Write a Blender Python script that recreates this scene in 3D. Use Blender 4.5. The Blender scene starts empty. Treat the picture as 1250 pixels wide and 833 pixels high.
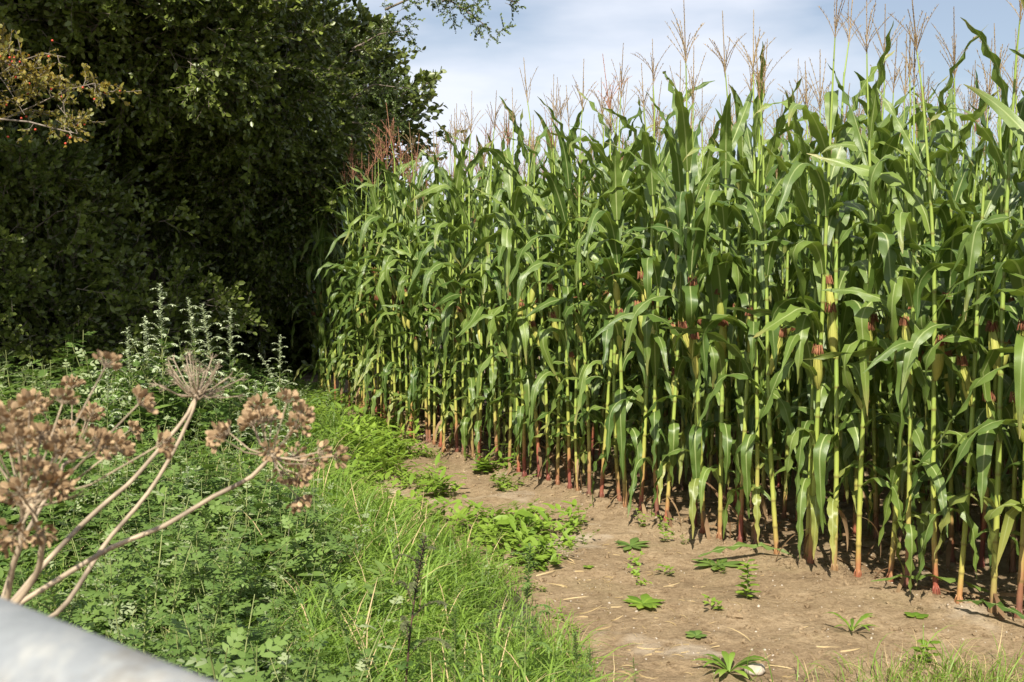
import bpy, math, random
import numpy as np
from mathutils import Vector, Matrix, Euler

R = math.radians
rng = np.random.default_rng(7)
random.seed(7)
scene = bpy.context.scene
COL = scene.collection

# ------------------------------------------------------------------ camera
CAM_H = 1.55
F = 1350.0                     # focal length in pixels of the 1250 wide photograph
PITCH = math.atan(91.5 / F)
cam_d = bpy.data.cameras.new("camera")
cam_d.sensor_width = 22.3
cam_d.lens = 22.3 * F / 1250.0
cam_d.clip_start = 0.02
cam_d.clip_end = 4000
cam_d.dof.use_dof = True
cam_d.dof.focus_distance = 6.0
cam_d.dof.aperture_fstop = 9.0
cam = bpy.data.objects.new("camera", cam_d)
COL.objects.link(cam)
cam.location = (0, 0, CAM_H)
cam.rotation_euler = (math.pi / 2 - PITCH, 0, 0)
scene.camera = cam

# ------------------------------------------------------------------ light
SUN_EL = R(46)
SUN_AZ = math.atan2(-0.16, -0.985)       # from +Y, clockwise
sun_dir = Vector((math.sin(SUN_AZ) * math.cos(SUN_EL), math.cos(SUN_AZ) * math.cos(SUN_EL), math.sin(SUN_EL)))
sl = bpy.data.lights.new("sun", 'SUN')
sl.energy = 5.0
sl.angle = R(0.55)
sl.color = (1.0, 0.93, 0.80)
so = bpy.data.objects.new("sun", sl)
COL.objects.link(so)
so.location = (0, -20, 30)
so.rotation_euler = (-sun_dir).to_track_quat('-Z', 'Y').to_euler()

world = bpy.data.worlds.new("World")
scene.world = world
world.use_nodes = True
wt = world.node_tree
wt.nodes.clear()
N = wt.nodes.new
sky = N('ShaderNodeTexSky'); sky.sky_type = 'NISHITA'; sky.sun_disc = False
sky.sun_elevation = SUN_EL; sky.sun_rotation = SUN_AZ
sky.air_density = 1.0; sky.dust_density = 1.2; sky.ozone_density = 1.2
tc = N('ShaderNodeTexCoord')
mp = N('ShaderNodeMapping'); mp.inputs['Scale'].default_value = (1.2, 1.2, 4.2)
mp.inputs['Location'].default_value = (3.1, 0.4, 1.7)
nz = N('ShaderNodeTexNoise'); nz.inputs['Scale'].default_value = 1.9; nz.inputs['Detail'].default_value = 6
nz.inputs['Roughness'].default_value = 0.5
cr = N('ShaderNodeValToRGB'); cr.color_ramp.elements[0].position = 0.40; cr.color_ramp.elements[1].position = 0.60
cr.color_ramp.elements[0].color = (0.22, 0.22, 0.22, 1); cr.color_ramp.elements[1].color = (0.85, 0.85, 0.85, 1)
mx = N('ShaderNodeMix'); mx.data_type = 'RGBA'
mx.inputs[7].default_value = (9.2, 9.5, 10.4, 1)
bg = N('ShaderNodeBackground'); bg.inputs['Strength'].default_value = 0.062
wo = N('ShaderNodeOutputWorld')
L = wt.links.new
L(tc.outputs['Generated'], mp.inputs[0]); L(mp.outputs[0], nz.inputs['Vector']); L(nz.outputs[0], cr.inputs[0])
L(cr.outputs[0], mx.inputs[0]); L(sky.outputs[0], mx.inputs[6]); L(mx.outputs[2], bg.inputs[0]); L(bg.outputs[0], wo.inputs[0])

scene.view_settings.view_transform = 'Standard'
scene.view_settings.look = 'None'
scene.view_settings.gamma = 1
scene.view_settings.exposure = 0.84
scene.view_settings.use_curve_mapping = False
scene.render.engine = 'CYCLES'
scene.cycles.max_bounces = 7
scene.cycles.diffuse_bounces = 3
scene.cycles.glossy_bounces = 2
scene.cycles.transmission_bounces = 4
scene.cycles.use_denoising = True

# ------------------------------------------------------------------ helpers
def ray(px, py, Z):
    """the point at distance Z (along y) seen at pixel px, py of the photograph"""
    a = (px - 625) / F; b = (py - 416.5) / F
    dx = a; dy = math.cos(PITCH) - b * math.sin(PITCH); dz = -math.sin(PITCH) - b * math.cos(PITCH)
    k = Z / dy
    return Vector((dx * k, Z, CAM_H + dz * k))

def gp(px, py, h=0.0):
    """the ground point seen at a pixel"""
    a = (px - 625) / F; b = (py - 416.5) / F
    dx = a; dy = math.cos(PITCH) - b * math.sin(PITCH); dz = -math.sin(PITCH) - b * math.cos(PITCH)
    k = (h - CAM_H) / dz
    return Vector((dx * k, dy * k, h))

class MB:
    """collects quads with a per vertex 'lp' vector (across, along, random)"""
    def __init__(s):
        s.v = []; s.f = []; s.a = []; s.m = []; s.n = 0
    def add(s, v, f, a, m=0):
        v = np.asarray(v, dtype=np.float32).reshape(-1, 3)
        f = np.asarray(f, dtype=np.int32).reshape(-1, 4)
        a = np.asarray(a, dtype=np.float32).reshape(-1, 3)
        s.v.append(v); s.f.append(f + s.n); s.a.append(a)
        s.m.append(np.full(len(f), m, dtype=np.int32)); s.n += len(v)
    def arr(s):
        return (np.concatenate(s.v), np.concatenate(s.f), np.concatenate(s.a), np.concatenate(s.m))
    def mesh(s, name, mats, smooth=True):
        return mesh_np(name, *s.arr(), mats, smooth)

def mesh_np(name, v, f, a, m, mats, smooth=True):
    me = bpy.data.meshes.new(name)
    me.vertices.add(len(v)); me.vertices.foreach_set('co', v.astype(np.float32).ravel())
    me.loops.add(len(f) * 4); me.loops.foreach_set('vertex_index', f.astype(np.int32).ravel())
    me.polygons.add(len(f))
    me.polygons.foreach_set('loop_start', np.arange(0, len(f) * 4, 4, dtype=np.int32))
    me.polygons.foreach_set('loop_total', np.full(len(f), 4, dtype=np.int32))
    me.polygons.foreach_set('material_index', m.astype(np.int32))
    me.polygons.foreach_set('use_smooth', np.full(len(f), bool(smooth)))
    at = me.attributes.new('lp', 'FLOAT_VECTOR', 'POINT')
    at.data.foreach_set('vector', a.astype(np.float32).ravel())
    for k in mats: me.materials.append(k)
    me.update(calc_edges=True)
    return me

def link(name, me, parent=None, kind=None):
    o = bpy.data.objects.new(name, me)
    COL.objects.link(o)
    if parent is not None: o.parent = parent
    if kind: o['kind'] = kind
    return o

def tag(o, label=None, cat=None, group=None, kind=None):
    if label: o['label'] = label
    if cat: o['category'] = cat
    if group: o['group'] = group
    if kind: o['kind'] = kind
    return o

def empty(name, loc=(0, 0, 0), rz=0.0):
    o = bpy.data.objects.new(name, None)
    COL.objects.link(o)
    o.location = loc; o.rotation_euler = (0, 0, rz); o.empty_display_size = 0.1
    return o

def nrm(v):
    v = np.asarray(v, dtype=float); return v / (np.linalg.norm(v) + 1e-12)

def tube(mb, pts, rad, sides=6, m=0, r=0.0, v0=0.0, v1=1.0, close=True):
    pts = np.asarray(pts, dtype=float); n = len(pts)
    rad = np.broadcast_to(np.asarray(rad, dtype=float), (n,))
    T = np.gradient(pts, axis=0); T /= (np.linalg.norm(T, axis=1, keepdims=True) + 1e-12)
    ref = np.array([0.31, 0.95, 0.05]) if abs(T[0][1]) < 0.8 else np.array([1.0, 0.1, 0.1])
    V = []; A = []
    for i in range(n):
        x = nrm(np.cross(ref, T[i])); y = np.cross(T[i], x)
        for k in range(sides):
            an = 2 * math.pi * k / sides
            V.append(pts[i] + rad[i] * (math.cos(an) * x + math.sin(an) * y))
            A.append((k / sides * 2 - 1, v0 + (v1 - v0) * i / (n - 1), r))
    Fc = []
    for i in range(n - 1):
        for k in range(sides):
            k2 = (k + 1) % sides
            Fc.append((i * sides + k, i * sides + k2, (i + 1) * sides + k2, (i + 1) * sides + k))
    if close and sides == 4:
        Fc.append((3, 2, 1, 0)); b = (n - 1) * 4; Fc.append((b, b + 1, b + 2, b + 3))
    mb.add(V, Fc, A, m)

def blade(mb, pts, side, width, fold=0.15, across=2, m=0, r=0.0, ripple=None):
    """a leaf strip along pts; side: vector across per point; width: half widths; fold lifts the margins"""
    pts = np.asarray(pts, dtype=float); n = len(pts)
    side = np.asarray(side, dtype=float)
    if side.ndim == 1: side = np.repeat(side[None], n, 0)
    T = np.gradient(pts, axis=0); T /= (np.linalg.norm(T, axis=1, keepdims=True) + 1e-12)
    S = side - (side * T).sum(1, keepdims=True) * T
    S /= (np.linalg.norm(S, axis=1, keepdims=True) + 1e-12)
    Nn = np.cross(S, T)
    us = np.linspace(-1, 1, across + 1)
    V = np.zeros((n, across + 1, 3)); A = np.zeros((n, across + 1, 3))
    for j, u in enumerate(us):
        lift = abs(u) * fold * width
        if ripple is not None: lift = lift + (u * u) * (ripple[0] if u < 0 else ripple[1])
        V[:, j] = pts + S * (u * width)[:, None] + Nn * lift[:, None]
        A[:, j, 0] = u; A[:, j, 1] = np.linspace(0, 1, n); A[:, j, 2] = r
    c = across + 1
    Fc = [(i * c + j, i * c + j + 1, (i + 1) * c + j + 1, (i + 1) * c + j) for i in range(n - 1) for j in range(across)]
    mb.add(V, Fc, A, m)

def scatter(tmpls, pos, rot, scl, pick, rnd=True):
    """copies of templates (v,f,a,m) -> one set of arrays; rot: (n,3,3)"""
    VV = []; FF = []; AA = []; MM = []; base = 0
    for k, (v, f, a, m) in enumerate(tmpls):
        idx = np.where(pick == k)[0]
        if len(idx) == 0: continue
        P = np.einsum('nij,vj->nvi', rot[idx] * scl[idx][:, None, None], v) + pos[idx][:, None, :]
        nn = len(idx); nv = len(v)
        VV.append(P.reshape(-1, 3))
        FF.append((f[None] + (np.arange(nn) * nv)[:, None, None]).reshape(-1, 4) + base)
        a2 = np.repeat(a[None], nn, 0).copy()
        if rnd: a2[:, :, 2] = (a2[:, :, 2] * 0.5 + rng.random((nn, 1)) * 0.5)
        AA.append(a2.reshape(-1, 3)); MM.append(np.tile(m, nn)); base += nn * nv
    return np.concatenate(VV), np.concatenate(FF), np.concatenate(AA), np.concatenate(MM)

def rotz(n, tilt=0.15, base=None):
    """random rotations about z with a small random tilt"""
    az = rng.random(n) * 2 * np.pi
    c, s = np.cos(az), np.sin(az); z = np.zeros(n); o = np.ones(n)
    Rz = np.stack([np.stack([c, -s, z], 1), np.stack([s, c, z], 1), np.stack([z, z, o], 1)], 1)
    tx = rng.normal(0, tilt, n); ty = rng.normal(0, tilt, n)
    c, s = np.cos(tx), np.sin(tx)
    Rx = np.stack([np.stack([o, z, z], 1), np.stack([z, c, -s], 1), np.stack([z, s, c], 1)], 1)
    c, s = np.cos(ty), np.sin(ty)
    Ry = np.stack([np.stack([c, z, s], 1), np.stack([z, o, z], 1), np.stack([-s, z, c], 1)], 1)
    return np.einsum('nij,njk,nkl->nil', Rx, Ry, Rz)

def rot_to(dirs):
    """rotations taking +Z to dirs with random roll"""
    n = len(dirs); d = dirs / (np.linalg.norm(dirs, axis=1, keepdims=True) + 1e-9)
    h = rng.normal(size=(n, 3)); x = np.cross(h, d); x /= (np.linalg.norm(x, axis=1, keepdims=True) + 1e-9)
    y = np.cross(d, x)
    return np.stack([x, y, d], 2)

# cheap value noise in python for placing and relief
_P = rng.random((64, 64))
def vnoise(x, y):
    x = np.asarray(x, dtype=float); y = np.asarray(y, dtype=float)
    xi = np.floor(x).astype(int); yi = np.floor(y).astype(int); xf = x - xi; yf = y - yi
    xf = xf * xf * (3 - 2 * xf); yf = yf * yf * (3 - 2 * yf)
    g = lambda i, j: _P[i % 64, j % 64]
    return (g(xi, yi) * (1 - xf) + g(xi + 1, yi) * xf) * (1 - yf) + (g(xi, yi + 1) * (1 - xf) + g(xi + 1, yi + 1) * xf) * yf

# ------------------------------------------------------------------ materials
def new_mat(name):
    m = bpy.data.materials.new(name); m.use_nodes = True
    nt = m.node_tree; nt.nodes.clear()
    out = nt.nodes.new('ShaderNodeOutputMaterial')
    return m, nt, out

def ramp(nt, stops, interp='LINEAR'):
    n = nt.nodes.new('ShaderNodeValToRGB'); n.color_ramp.interpolation = interp
    e = n.color_ramp.elements
    while len(e) < len(stops): e.new(0.5)
    for k, (p, c) in enumerate(stops):
        e[k].position = p; e[k].color = (*c, 1) if len(c) == 3 else c
    return n

def mixc(nt, fac, a, b, mode='MIX'):
    n = nt.nodes.new('ShaderNodeMix'); n.data_type = 'RGBA'; n.blend_type = mode
    for k, v in ((0, fac), (6, a), (7, b)):
        if hasattr(v, 'links') or isinstance(v, bpy.types.NodeSocket): nt.links.new(v, n.inputs[k])
        elif isinstance(v, (int, float)): n.inputs[k].default_value = v
        else: n.inputs[k].default_value = (*v, 1)
    return n.outputs[2]

def mth(nt, op, a, b=None, c=None, clamp=False):
    n = nt.nodes.new('ShaderNodeMath'); n.operation = op; n.use_clamp = clamp
    for k, v in enumerate((a, b, c)):
        if v is None: continue
        if isinstance(v, bpy.types.NodeSocket): nt.links.new(v, n.inputs[k])
        else: n.inputs[k].default_value = v
    return n.outputs[0]

def lp_nodes(nt):
    at = nt.nodes.new('ShaderNodeAttribute'); at.attribute_name = 'lp'
    sp = nt.nodes.new('ShaderNodeSeparateXYZ'); nt.links.new(at.outputs['Vector'], sp.inputs[0])
    return sp.outputs[0], sp.outputs[1], sp.outputs[2]

def leaf_mat(name, dark, light, rib=None, rough=0.45, trans=0.3, trans_col=None, spec=0.5, tip=None, noise_scale=14, use_obj=False, rib_w=0.16, veins=0.0, brown=None):
    m, nt, out = new_mat(name)
    u, v, r = lp_nodes(nt)
    tcn = nt.nodes.new('ShaderNodeTexCoord')
    nz = nt.nodes.new('ShaderNodeTexNoise'); nz.inputs['Scale'].default_value = noise_scale; nz.inputs['Detail'].default_value = 3
    nt.links.new(tcn.outputs['Object'], nz.inputs['Vector'])
    f = mth(nt, 'MULTIPLY_ADD', nz.outputs[0], 0.9, mth(nt, 'MULTIPLY_ADD', r, 0.9, -0.42), clamp=True)
    if use_obj:
        oi = nt.nodes.new('ShaderNodeObjectInfo')
        f = mth(nt, 'ADD', f, mth(nt, 'MULTIPLY_ADD', oi.outputs['Random'], 0.5, -0.25), clamp=True)
    col = mixc(nt, f, dark, light)
    au = mth(nt, 'ABSOLUTE', u)
    if tip is not None:
        tf = mth(nt, 'MULTIPLY', mth(nt, 'MULTIPLY_ADD', v, 4.0, -3.2, clamp=True), mth(nt, 'MULTIPLY_ADD', r, 4.0, -2.2, clamp=True))
        col = mixc(nt, tf, col, tip)
    if brown is not None:
        spz = nt.nodes.new('ShaderNodeSeparateXYZ'); nt.links.new(tcn.outputs['Object'], spz.inputs[0])
        yf = mth(nt, 'MULTIPLY', mth(nt, 'MULTIPLY_ADD', spz.outputs[2], -1.6, 1.25, clamp=True), mth(nt, 'MULTIPLY_ADD', r, 5.0, -3.2, clamp=True))
        col = mixc(nt, mth(nt, 'MULTIPLY', yf, mth(nt, 'MULTIPLY_ADD', nz.outputs[0], 1.6, -0.2, clamp=True)), col, (0.40, 0.36, 0.10))
        n2 = nt.nodes.new('ShaderNodeTexNoise'); n2.inputs['Scale'].default_value = 30; n2.inputs['Detail'].default_value = 4
        nt.links.new(tcn.outputs['Object'], n2.inputs['Vector'])
        bf = mth(nt, 'MULTIPLY_ADD', n2.outputs[0], 9, -6.1, clamp=True)
        col = mixc(nt, mth(nt, 'MULTIPLY', bf, 0.7), col, brown)
    hgt = None
    if rib is not None:
        rf = mth(nt, 'SUBTRACT', 1.0, mth(nt, 'DIVIDE', au, rib_w), clamp=True)
        rf = mth(nt, 'MULTIPLY', mth(nt, 'MULTIPLY', rf, 2.0, clamp=True), mth(nt, 'MULTIPLY_ADD', v, -0.85, 1.0, clamp=True))
        col = mixc(nt, rf, col, rib)
    if veins > 0:
        w = mth(nt, 'SINE', mth(nt, 'MULTIPLY', u, 55.0))
        col = mixc(nt, mth(nt, 'MULTIPLY_ADD', w, veins, veins, clamp=True), col, light)
    bs = nt.nodes.new('ShaderNodeBsdfPrincipled')
    nt.links.new(col, bs.inputs['Base Color'])
    rr = mth(nt, 'MULTIPLY_ADD', nz.outputs[0], 0.25, rough - 0.12)
    nt.links.new(rr, bs.inputs['Roughness'])
    bs.inputs['Specular IOR Level'].default_value = spec
    if veins > 0:
        bp = nt.nodes.new('ShaderNodeBump'); bp.inputs['Strength'].default_value = 0.25; bp.inputs['Distance'].default_value = 0.002
        nt.links.new(w, bp.inputs['Height']); nt.links.new(bp.outputs[0], bs.inputs['Normal'])
    if trans > 0:
        tr = nt.nodes.new('ShaderNodeBsdfTranslucent')
        tcx = mixc(nt, 0.55, col, trans_col or tuple(min(1, c * 1.6) for c in light))
        nt.links.new(tcx, tr.inputs[0])
        ms = nt.nodes.new('ShaderNodeMixShader'); ms.inputs[0].default_value = trans
        nt.links.new(bs.outputs[0], ms.inputs[1]); nt.links.new(tr.outputs[0], ms.inputs[2])
        nt.links.new(ms.outputs[0], out.inputs[0])
    else:
        nt.links.new(bs.outputs[0], out.inputs[0])
    return m

def plain_mat(name, c1, c2, rough=0.7, scale=30, bump=0.0, metal=0.0, spec=0.5, stretch=None):
    m, nt, out = new_mat(name)
    tcn = nt.nodes.new('ShaderNodeTexCoord')
    mpn = nt.nodes.new('ShaderNodeMapping')
    if stretch: mpn.inputs['Scale'].default_value = stretch
    nz = nt.nodes.new('ShaderNodeTexNoise'); nz.inputs['Scale'].default_value = scale; nz.inputs['Detail'].default_value = 5
    nt.links.new(tcn.outputs['Object'], mpn.inputs[0]); nt.links.new(mpn.outputs[0], nz.inputs['Vector'])
    rp = ramp(nt, [(0.3, c1), (0.7, c2)])
    nt.links.new(nz.outputs[0], rp.inputs[0])
    bs = nt.nodes.new('ShaderNodeBsdfPrincipled'); nt.links.new(rp.outputs[0], bs.inputs['Base Color'])
    bs.inputs['Roughness'].default_value = rough; bs.inputs['Metallic'].default_value = metal
    bs.inputs['Specular IOR Level'].default_value = spec
    if bump:
        bp = nt.nodes.new('ShaderNodeBump'); bp.inputs['Strength'].default_value = bump; bp.inputs['Distance'].default_value = 0.01
        nt.links.new(nz.outputs[0], bp.inputs['Height']); nt.links.new(bp.outputs[0], bs.inputs['Normal'])
    nt.links.new(bs.outputs[0], out.inputs[0])
    return m

M = {}
M['maize_leaf'] = leaf_mat('maize_leaf', (0.053, 0.102, 0.019), (0.160, 0.228, 0.044), rib=(0.44, 0.50, 0.22), rough=0.38, spec=0.55, trans=0.23,
                           trans_col=(0.33, 0.47, 0.04), tip=(0.33, 0.26, 0.10), noise_scale=5, use_obj=True, rib_w=0.12, veins=0.05,
                           brown=(0.20, 0.15, 0.05))
M['dry_leaf'] = leaf_mat('dry_maize_leaf', (0.13, 0.075, 0.04), (0.32, 0.22, 0.12), rough=0.7, trans=0.2, trans_col=(0.4, 0.2, 0.08), spec=0.2)
# stalk: red at the foot, yellow green above, darker rings at the nodes
m, nt, out = new_mat('maize_stalk'); u, v, r = lp_nodes(nt)
tcn = nt.nodes.new('ShaderNodeTexCoord'); sp = nt.nodes.new('ShaderNodeSeparateXYZ'); nt.links.new(tcn.outputs['Object'], sp.inputs[0])
oi = nt.nodes.new('ShaderNodeObjectInfo')
nz = nt.nodes.new('ShaderNodeTexNoise'); nz.inputs['Scale'].default_value = 22; nt.links.new(tcn.outputs['Object'], nz.inputs['Vector'])
zz = mth(nt, 'ADD', mth(nt, 'ADD', sp.outputs[2], mth(nt, 'MULTIPLY_ADD', oi.outputs['Random'], -0.26, 0.16)), mth(nt, 'MULTIPLY_ADD', nz.outputs[0], 0.14, -0.07))
rp = ramp(nt, [(0.0, (0.19, 0.06, 0.045)), (0.11, (0.29, 0.08, 0.05)), (0.19, (0.36, 0.18, 0.075)), (0.27, (0.40, 0.29, 0.085)), (0.38, (0.36, 0.36, 0.08)), (0.6, (0.31, 0.37, 0.07)), (1.0, (0.25, 0.33, 0.065))])
nt.links.new(mth(nt, 'MULTIPLY', zz, 1.0), rp.inputs[0])
rpb = ramp(nt, [(0.0, (0.17, 0.11, 0.07)), (0.12, (0.27, 0.20, 0.09)), (0.3, (0.34, 0.34, 0.09)), (0.6, (0.30, 0.36, 0.07)), (1.0, (0.23, 0.32, 0.065))])
nt.links.new(zz, rpb.inputs[0])
pick_ = mth(nt, 'FRACT', mth(nt, 'MULTIPLY', oi.outputs['Random'], 7.31))
col = mixc(nt, mth(nt, 'MULTIPLY_ADD', pick_, 1.1, -0.3, clamp=True), rp.outputs[0], rpb.outputs[0])
col = mixc(nt, mth(nt, 'MULTIPLY', r, 0.75), col, (0.16, 0.12, 0.04))
bs = nt.nodes.new('ShaderNodeBsdfPrincipled'); nt.links.new(col, bs.inputs['Base Color']); bs.inputs['Roughness'].default_value = 0.42
nt.links.new(bs.outputs[0], out.inputs[0]); M['stalk'] = m
M['tassel'] = leaf_mat('maize_tassel', (0.19, 0.125, 0.065), (0.44, 0.33, 0.18), rough=0.75, trans=0.2, spec=0.2, use_obj=True)
M['tassel_red'] = leaf_mat('red_maize_tassel', (0.20, 0.085, 0.055), (0.44, 0.23, 0.14), rough=0.75, trans=0.2, spec=0.2, use_obj=True)  # redder tassel tone, mostly for plants at the far row ends
M['husk'] = leaf_mat('maize_husk', (0.26, 0.31, 0.055), (0.48, 0.45, 0.11), rough=0.5, trans=0.12, use_obj=True, veins=0.1, tip=(0.5, 0.36, 0.12))
M['silk'] = leaf_mat('maize_silk', (0.15, 0.045, 0.025), (0.42, 0.19, 0.095), rough=0.6, trans=0.15, use_obj=True, spec=0.3)

M['tree_leaf'] = leaf_mat('hedge_tree_leaf', (0.045, 0.070, 0.013), (0.18, 0.22, 0.04), rough=0.34, trans=0.15, trans_col=(0.13, 0.2, 0.02), spec=0.4, noise_scale=1.2, rib=(0.12, 0.15, 0.05), rib_w=0.2)
M['tree_leaf2'] = leaf_mat('oak_leaf', (0.05, 0.085, 0.018), (0.12, 0.165, 0.035), rough=0.45, trans=0.2, trans_col=(0.18, 0.26, 0.03), noise_scale=1.2)
M['thorn_leaf'] = leaf_mat('hawthorn_leaf', (0.09, 0.12, 0.02), (0.30, 0.22, 0.035), rough=0.5, trans=0.3, trans_col=(0.4, 0.25, 0.03), noise_scale=4, brown=(0.4, 0.1, 0.03))
M['bark'] = plain_mat('bark', (0.035, 0.028, 0.02), (0.11, 0.09, 0.065), rough=0.9, scale=18, bump=0.6, stretch=(1, 1, 0.25))
M['twig'] = plain_mat('twig_bark', (0.10, 0.08, 0.06), (0.24, 0.20, 0.16), rough=0.85, scale=30)
M['grass'] = leaf_mat('grass_blade', (0.10, 0.185, 0.024), (0.25, 0.38, 0.055), rough=0.5, trans=0.4, trans_col=(0.33, 0.5, 0.06), noise_scale=1.5, tip=(0.4, 0.36, 0.15))
M['straw'] = leaf_mat('dry_grass', (0.36, 0.26, 0.13), (0.58, 0.46, 0.26), rough=0.7, trans=0.2, spec=0.2)
M['weed'] = leaf_mat('mugwort_leaf', (0.06, 0.12, 0.024), (0.17, 0.255, 0.055), rough=0.55, trans=0.3, trans_col=(0.25, 0.4, 0.05), noise_scale=1.5)
M['silver'] = leaf_mat('mugwort_silver', (0.30, 0.36, 0.21), (0.56, 0.61, 0.42), rough=0.7, trans=0.2, spec=0.2, noise_scale=3)
M['silver_green'] = leaf_mat('mugwort_grey_leaf', (0.16, 0.21, 0.10), (0.33, 0.38, 0.20), rough=0.7, trans=0.25, spec=0.2, noise_scale=3)
M['dark_bud'] = leaf_mat('dark_bud', (0.045, 0.05, 0.02), (0.12, 0.14, 0.05), rough=0.6, trans=0.15)
M['low_weed'] = leaf_mat('chickweed_leaf', (0.11, 0.20, 0.022), (0.27, 0.39, 0.05), rough=0.5, trans=0.35, trans_col=(0.35, 0.5, 0.05), noise_scale=1.8)
M['red_stem'] = plain_mat('mugwort_stem', (0.035, 0.018, 0.014), (0.10, 0.05, 0.035), rough=0.6, scale=12)
M['green_stem'] = plain_mat('green_stem', (0.13, 0.17, 0.05), (0.26, 0.28, 0.10), rough=0.6, scale=12)
M['hog_stem'] = plain_mat('hogweed_stem', (0.15, 0.115, 0.08), (0.44, 0.35, 0.24), rough=0.7, scale=26, bump=0.25)
M['hog_seed'] = leaf_mat('hogweed_seed', (0.20, 0.13, 0.07), (0.50, 0.365, 0.215), rough=0.65, trans=0.15, trans_col=(0.5, 0.28, 0.12), spec=0.25, noise_scale=60, rib=(0.25, 0.14, 0.08), rib_w=0.14)
M['berry'] = plain_mat('haw_berry', (0.35, 0.03, 0.015), (0.5, 0.06, 0.02), rough=0.35, scale=40)

# soil
m, nt, out = new_mat('soil')
tcn = nt.nodes.new('ShaderNodeTexCoord')
def nzn(scale, detail=6, rough=0.6, dist=0.0):
    n = nt.nodes.new('ShaderNodeTexNoise'); n.inputs['Scale'].default_value = scale; n.inputs['Detail'].default_value = detail
    n.inputs['Roughness'].default_value = rough; n.inputs['Distortion'].default_value = dist
    nt.links.new(tcn.outputs['Object'], n.inputs['Vector']); return n.outputs[0]
n1 = nzn(0.9, 5); n2 = nzn(7, 8, 0.7); n3 = nzn(90, 4, 0.7); n4 = nzn(2.2, 6, 0.65, 0.6)
rp = ramp(nt, [(0.36, (0.175, 0.122, 0.072)), (0.5, (0.255, 0.186, 0.112)), (0.64, (0.33, 0.250, 0.158))])
nt.links.new(mth(nt, 'ADD', mth(nt, 'MULTIPLY', n1, 0.5), mth(nt, 'MULTIPLY', n2, 0.5)), rp.inputs[0])
col = mixc(nt, mth(nt, 'MULTIPLY_ADD', n4, 5.0, -2.6, clamp=True), rp.outputs[0], (0.24, 0.185, 0.105))
rp2 = ramp(nt, [(0.35, (0.62, 0.6, 0.58)), (0.55, (1, 1, 1)), (0.75, (1.15, 1.14, 1.12))])
nt.links.new(n3, rp2.inputs[0])
col = mixc(nt, 0.75, col, rp2.outputs[0], 'MULTIPLY')
vo = nt.nodes.new('ShaderNodeTexVoronoi'); vo.inputs['Scale'].default_value = 55; nt.links.new(tcn.outputs['Object'], vo.inputs['Vector'])
n5 = nzn(28, 6, 0.75, 0.4)
rp5 = ramp(nt, [(0.36, (0.70, 0.66, 0.62)), (0.5, (1, 1, 1)), (0.7, (1.12, 1.12, 1.12))]); nt.links.new(n5, rp5.inputs[0])
col = mixc(nt, 0.8, col, rp5.outputs[0], 'MULTIPLY')
n6 = nzn(1.3, 4, 0.6, 0.3)
col = mixc(nt, mth(nt, 'MULTIPLY_ADD', n6, 6.0, -3.5, clamp=True), col, (0.46, 0.40, 0.32))
bs = nt.nodes.new('ShaderNodeBsdfPrincipled'); nt.links.new(col, bs.inputs['Base Color']); bs.inputs['Roughness'].default_value = 0.95
bs.inputs['Specular IOR Level'].default_value = 0.15
b1 = nt.nodes.new('ShaderNodeBump'); b1.inputs['Strength'].default_value = 0.7; b1.inputs['Distance'].default_value = 0.022; nt.links.new(mth(nt, 'ADD', n2, mth(nt, 'MULTIPLY', n5, 0.5)), b1.inputs['Height'])
b2 = nt.nodes.new('ShaderNodeBump'); b2.inputs['Strength'].default_value = 0.5; b2.inputs['Distance'].default_value = 0.006
nt.links.new(mth(nt, 'ADD', n3, mth(nt, 'MULTIPLY', vo.outputs['Distance'], 0.5)), b2.inputs['Height']); nt.links.new(b1.outputs[0], b2.inputs['Normal'])
nt.links.new(b2.outputs[0], bs.inputs['Normal']); nt.links.new(bs.outputs[0], out.inputs[0]); M['soil'] = m
M['mould'] = plain_mat('dark_leaf_mould', (0.03, 0.028, 0.015), (0.075, 0.07, 0.035), rough=0.95, scale=20, bump=0.5)
M['stone'] = plain_mat('stone', (0.28, 0.23, 0.17), (0.50, 0.44, 0.37), rough=0.8, scale=20, bump=0.3)

# ------------------------------------------------------------------ layout lines
ROW_A = gp(1236, 762); ROW_B = gp(428, 502)
ROW_A.z = ROW_B.z = 0
u2 = (ROW_B - ROW_A).normalized(); n2v = Vector((-u2.y, u2.x, 0))
if n2v.x < 0: n2v = -n2v
# edge of the vegetation on the verge, right to left of the bare soil, as ground x for a given y
_vp = [gp(*p) for p in ((745, 833), (700, 760), (672, 720), (560, 668), (480, 625), (440, 592), (462, 558), (470, 540), (452, 520), (425, 500))]
_vy = np.array([p.y for p in _vp]); _vx = np.array([p.x for p in _vp]); _o = np.argsort(_vy)
def edge_x(y):
    return np.interp(y, np.concatenate([[0.0, 3.0], _vy[_o], [16]]), np.concatenate([[1.5, 0.62], _vx[_o], [-3.2]]))

RL = (ROW_B - ROW_A).length
def bow(s):
    """the rows are not quite straight: they swing out towards the path half-way along"""
    return .27 * np.sin(np.pi * np.clip(np.asarray(s, dtype=float) / RL, 0, 1))

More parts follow.
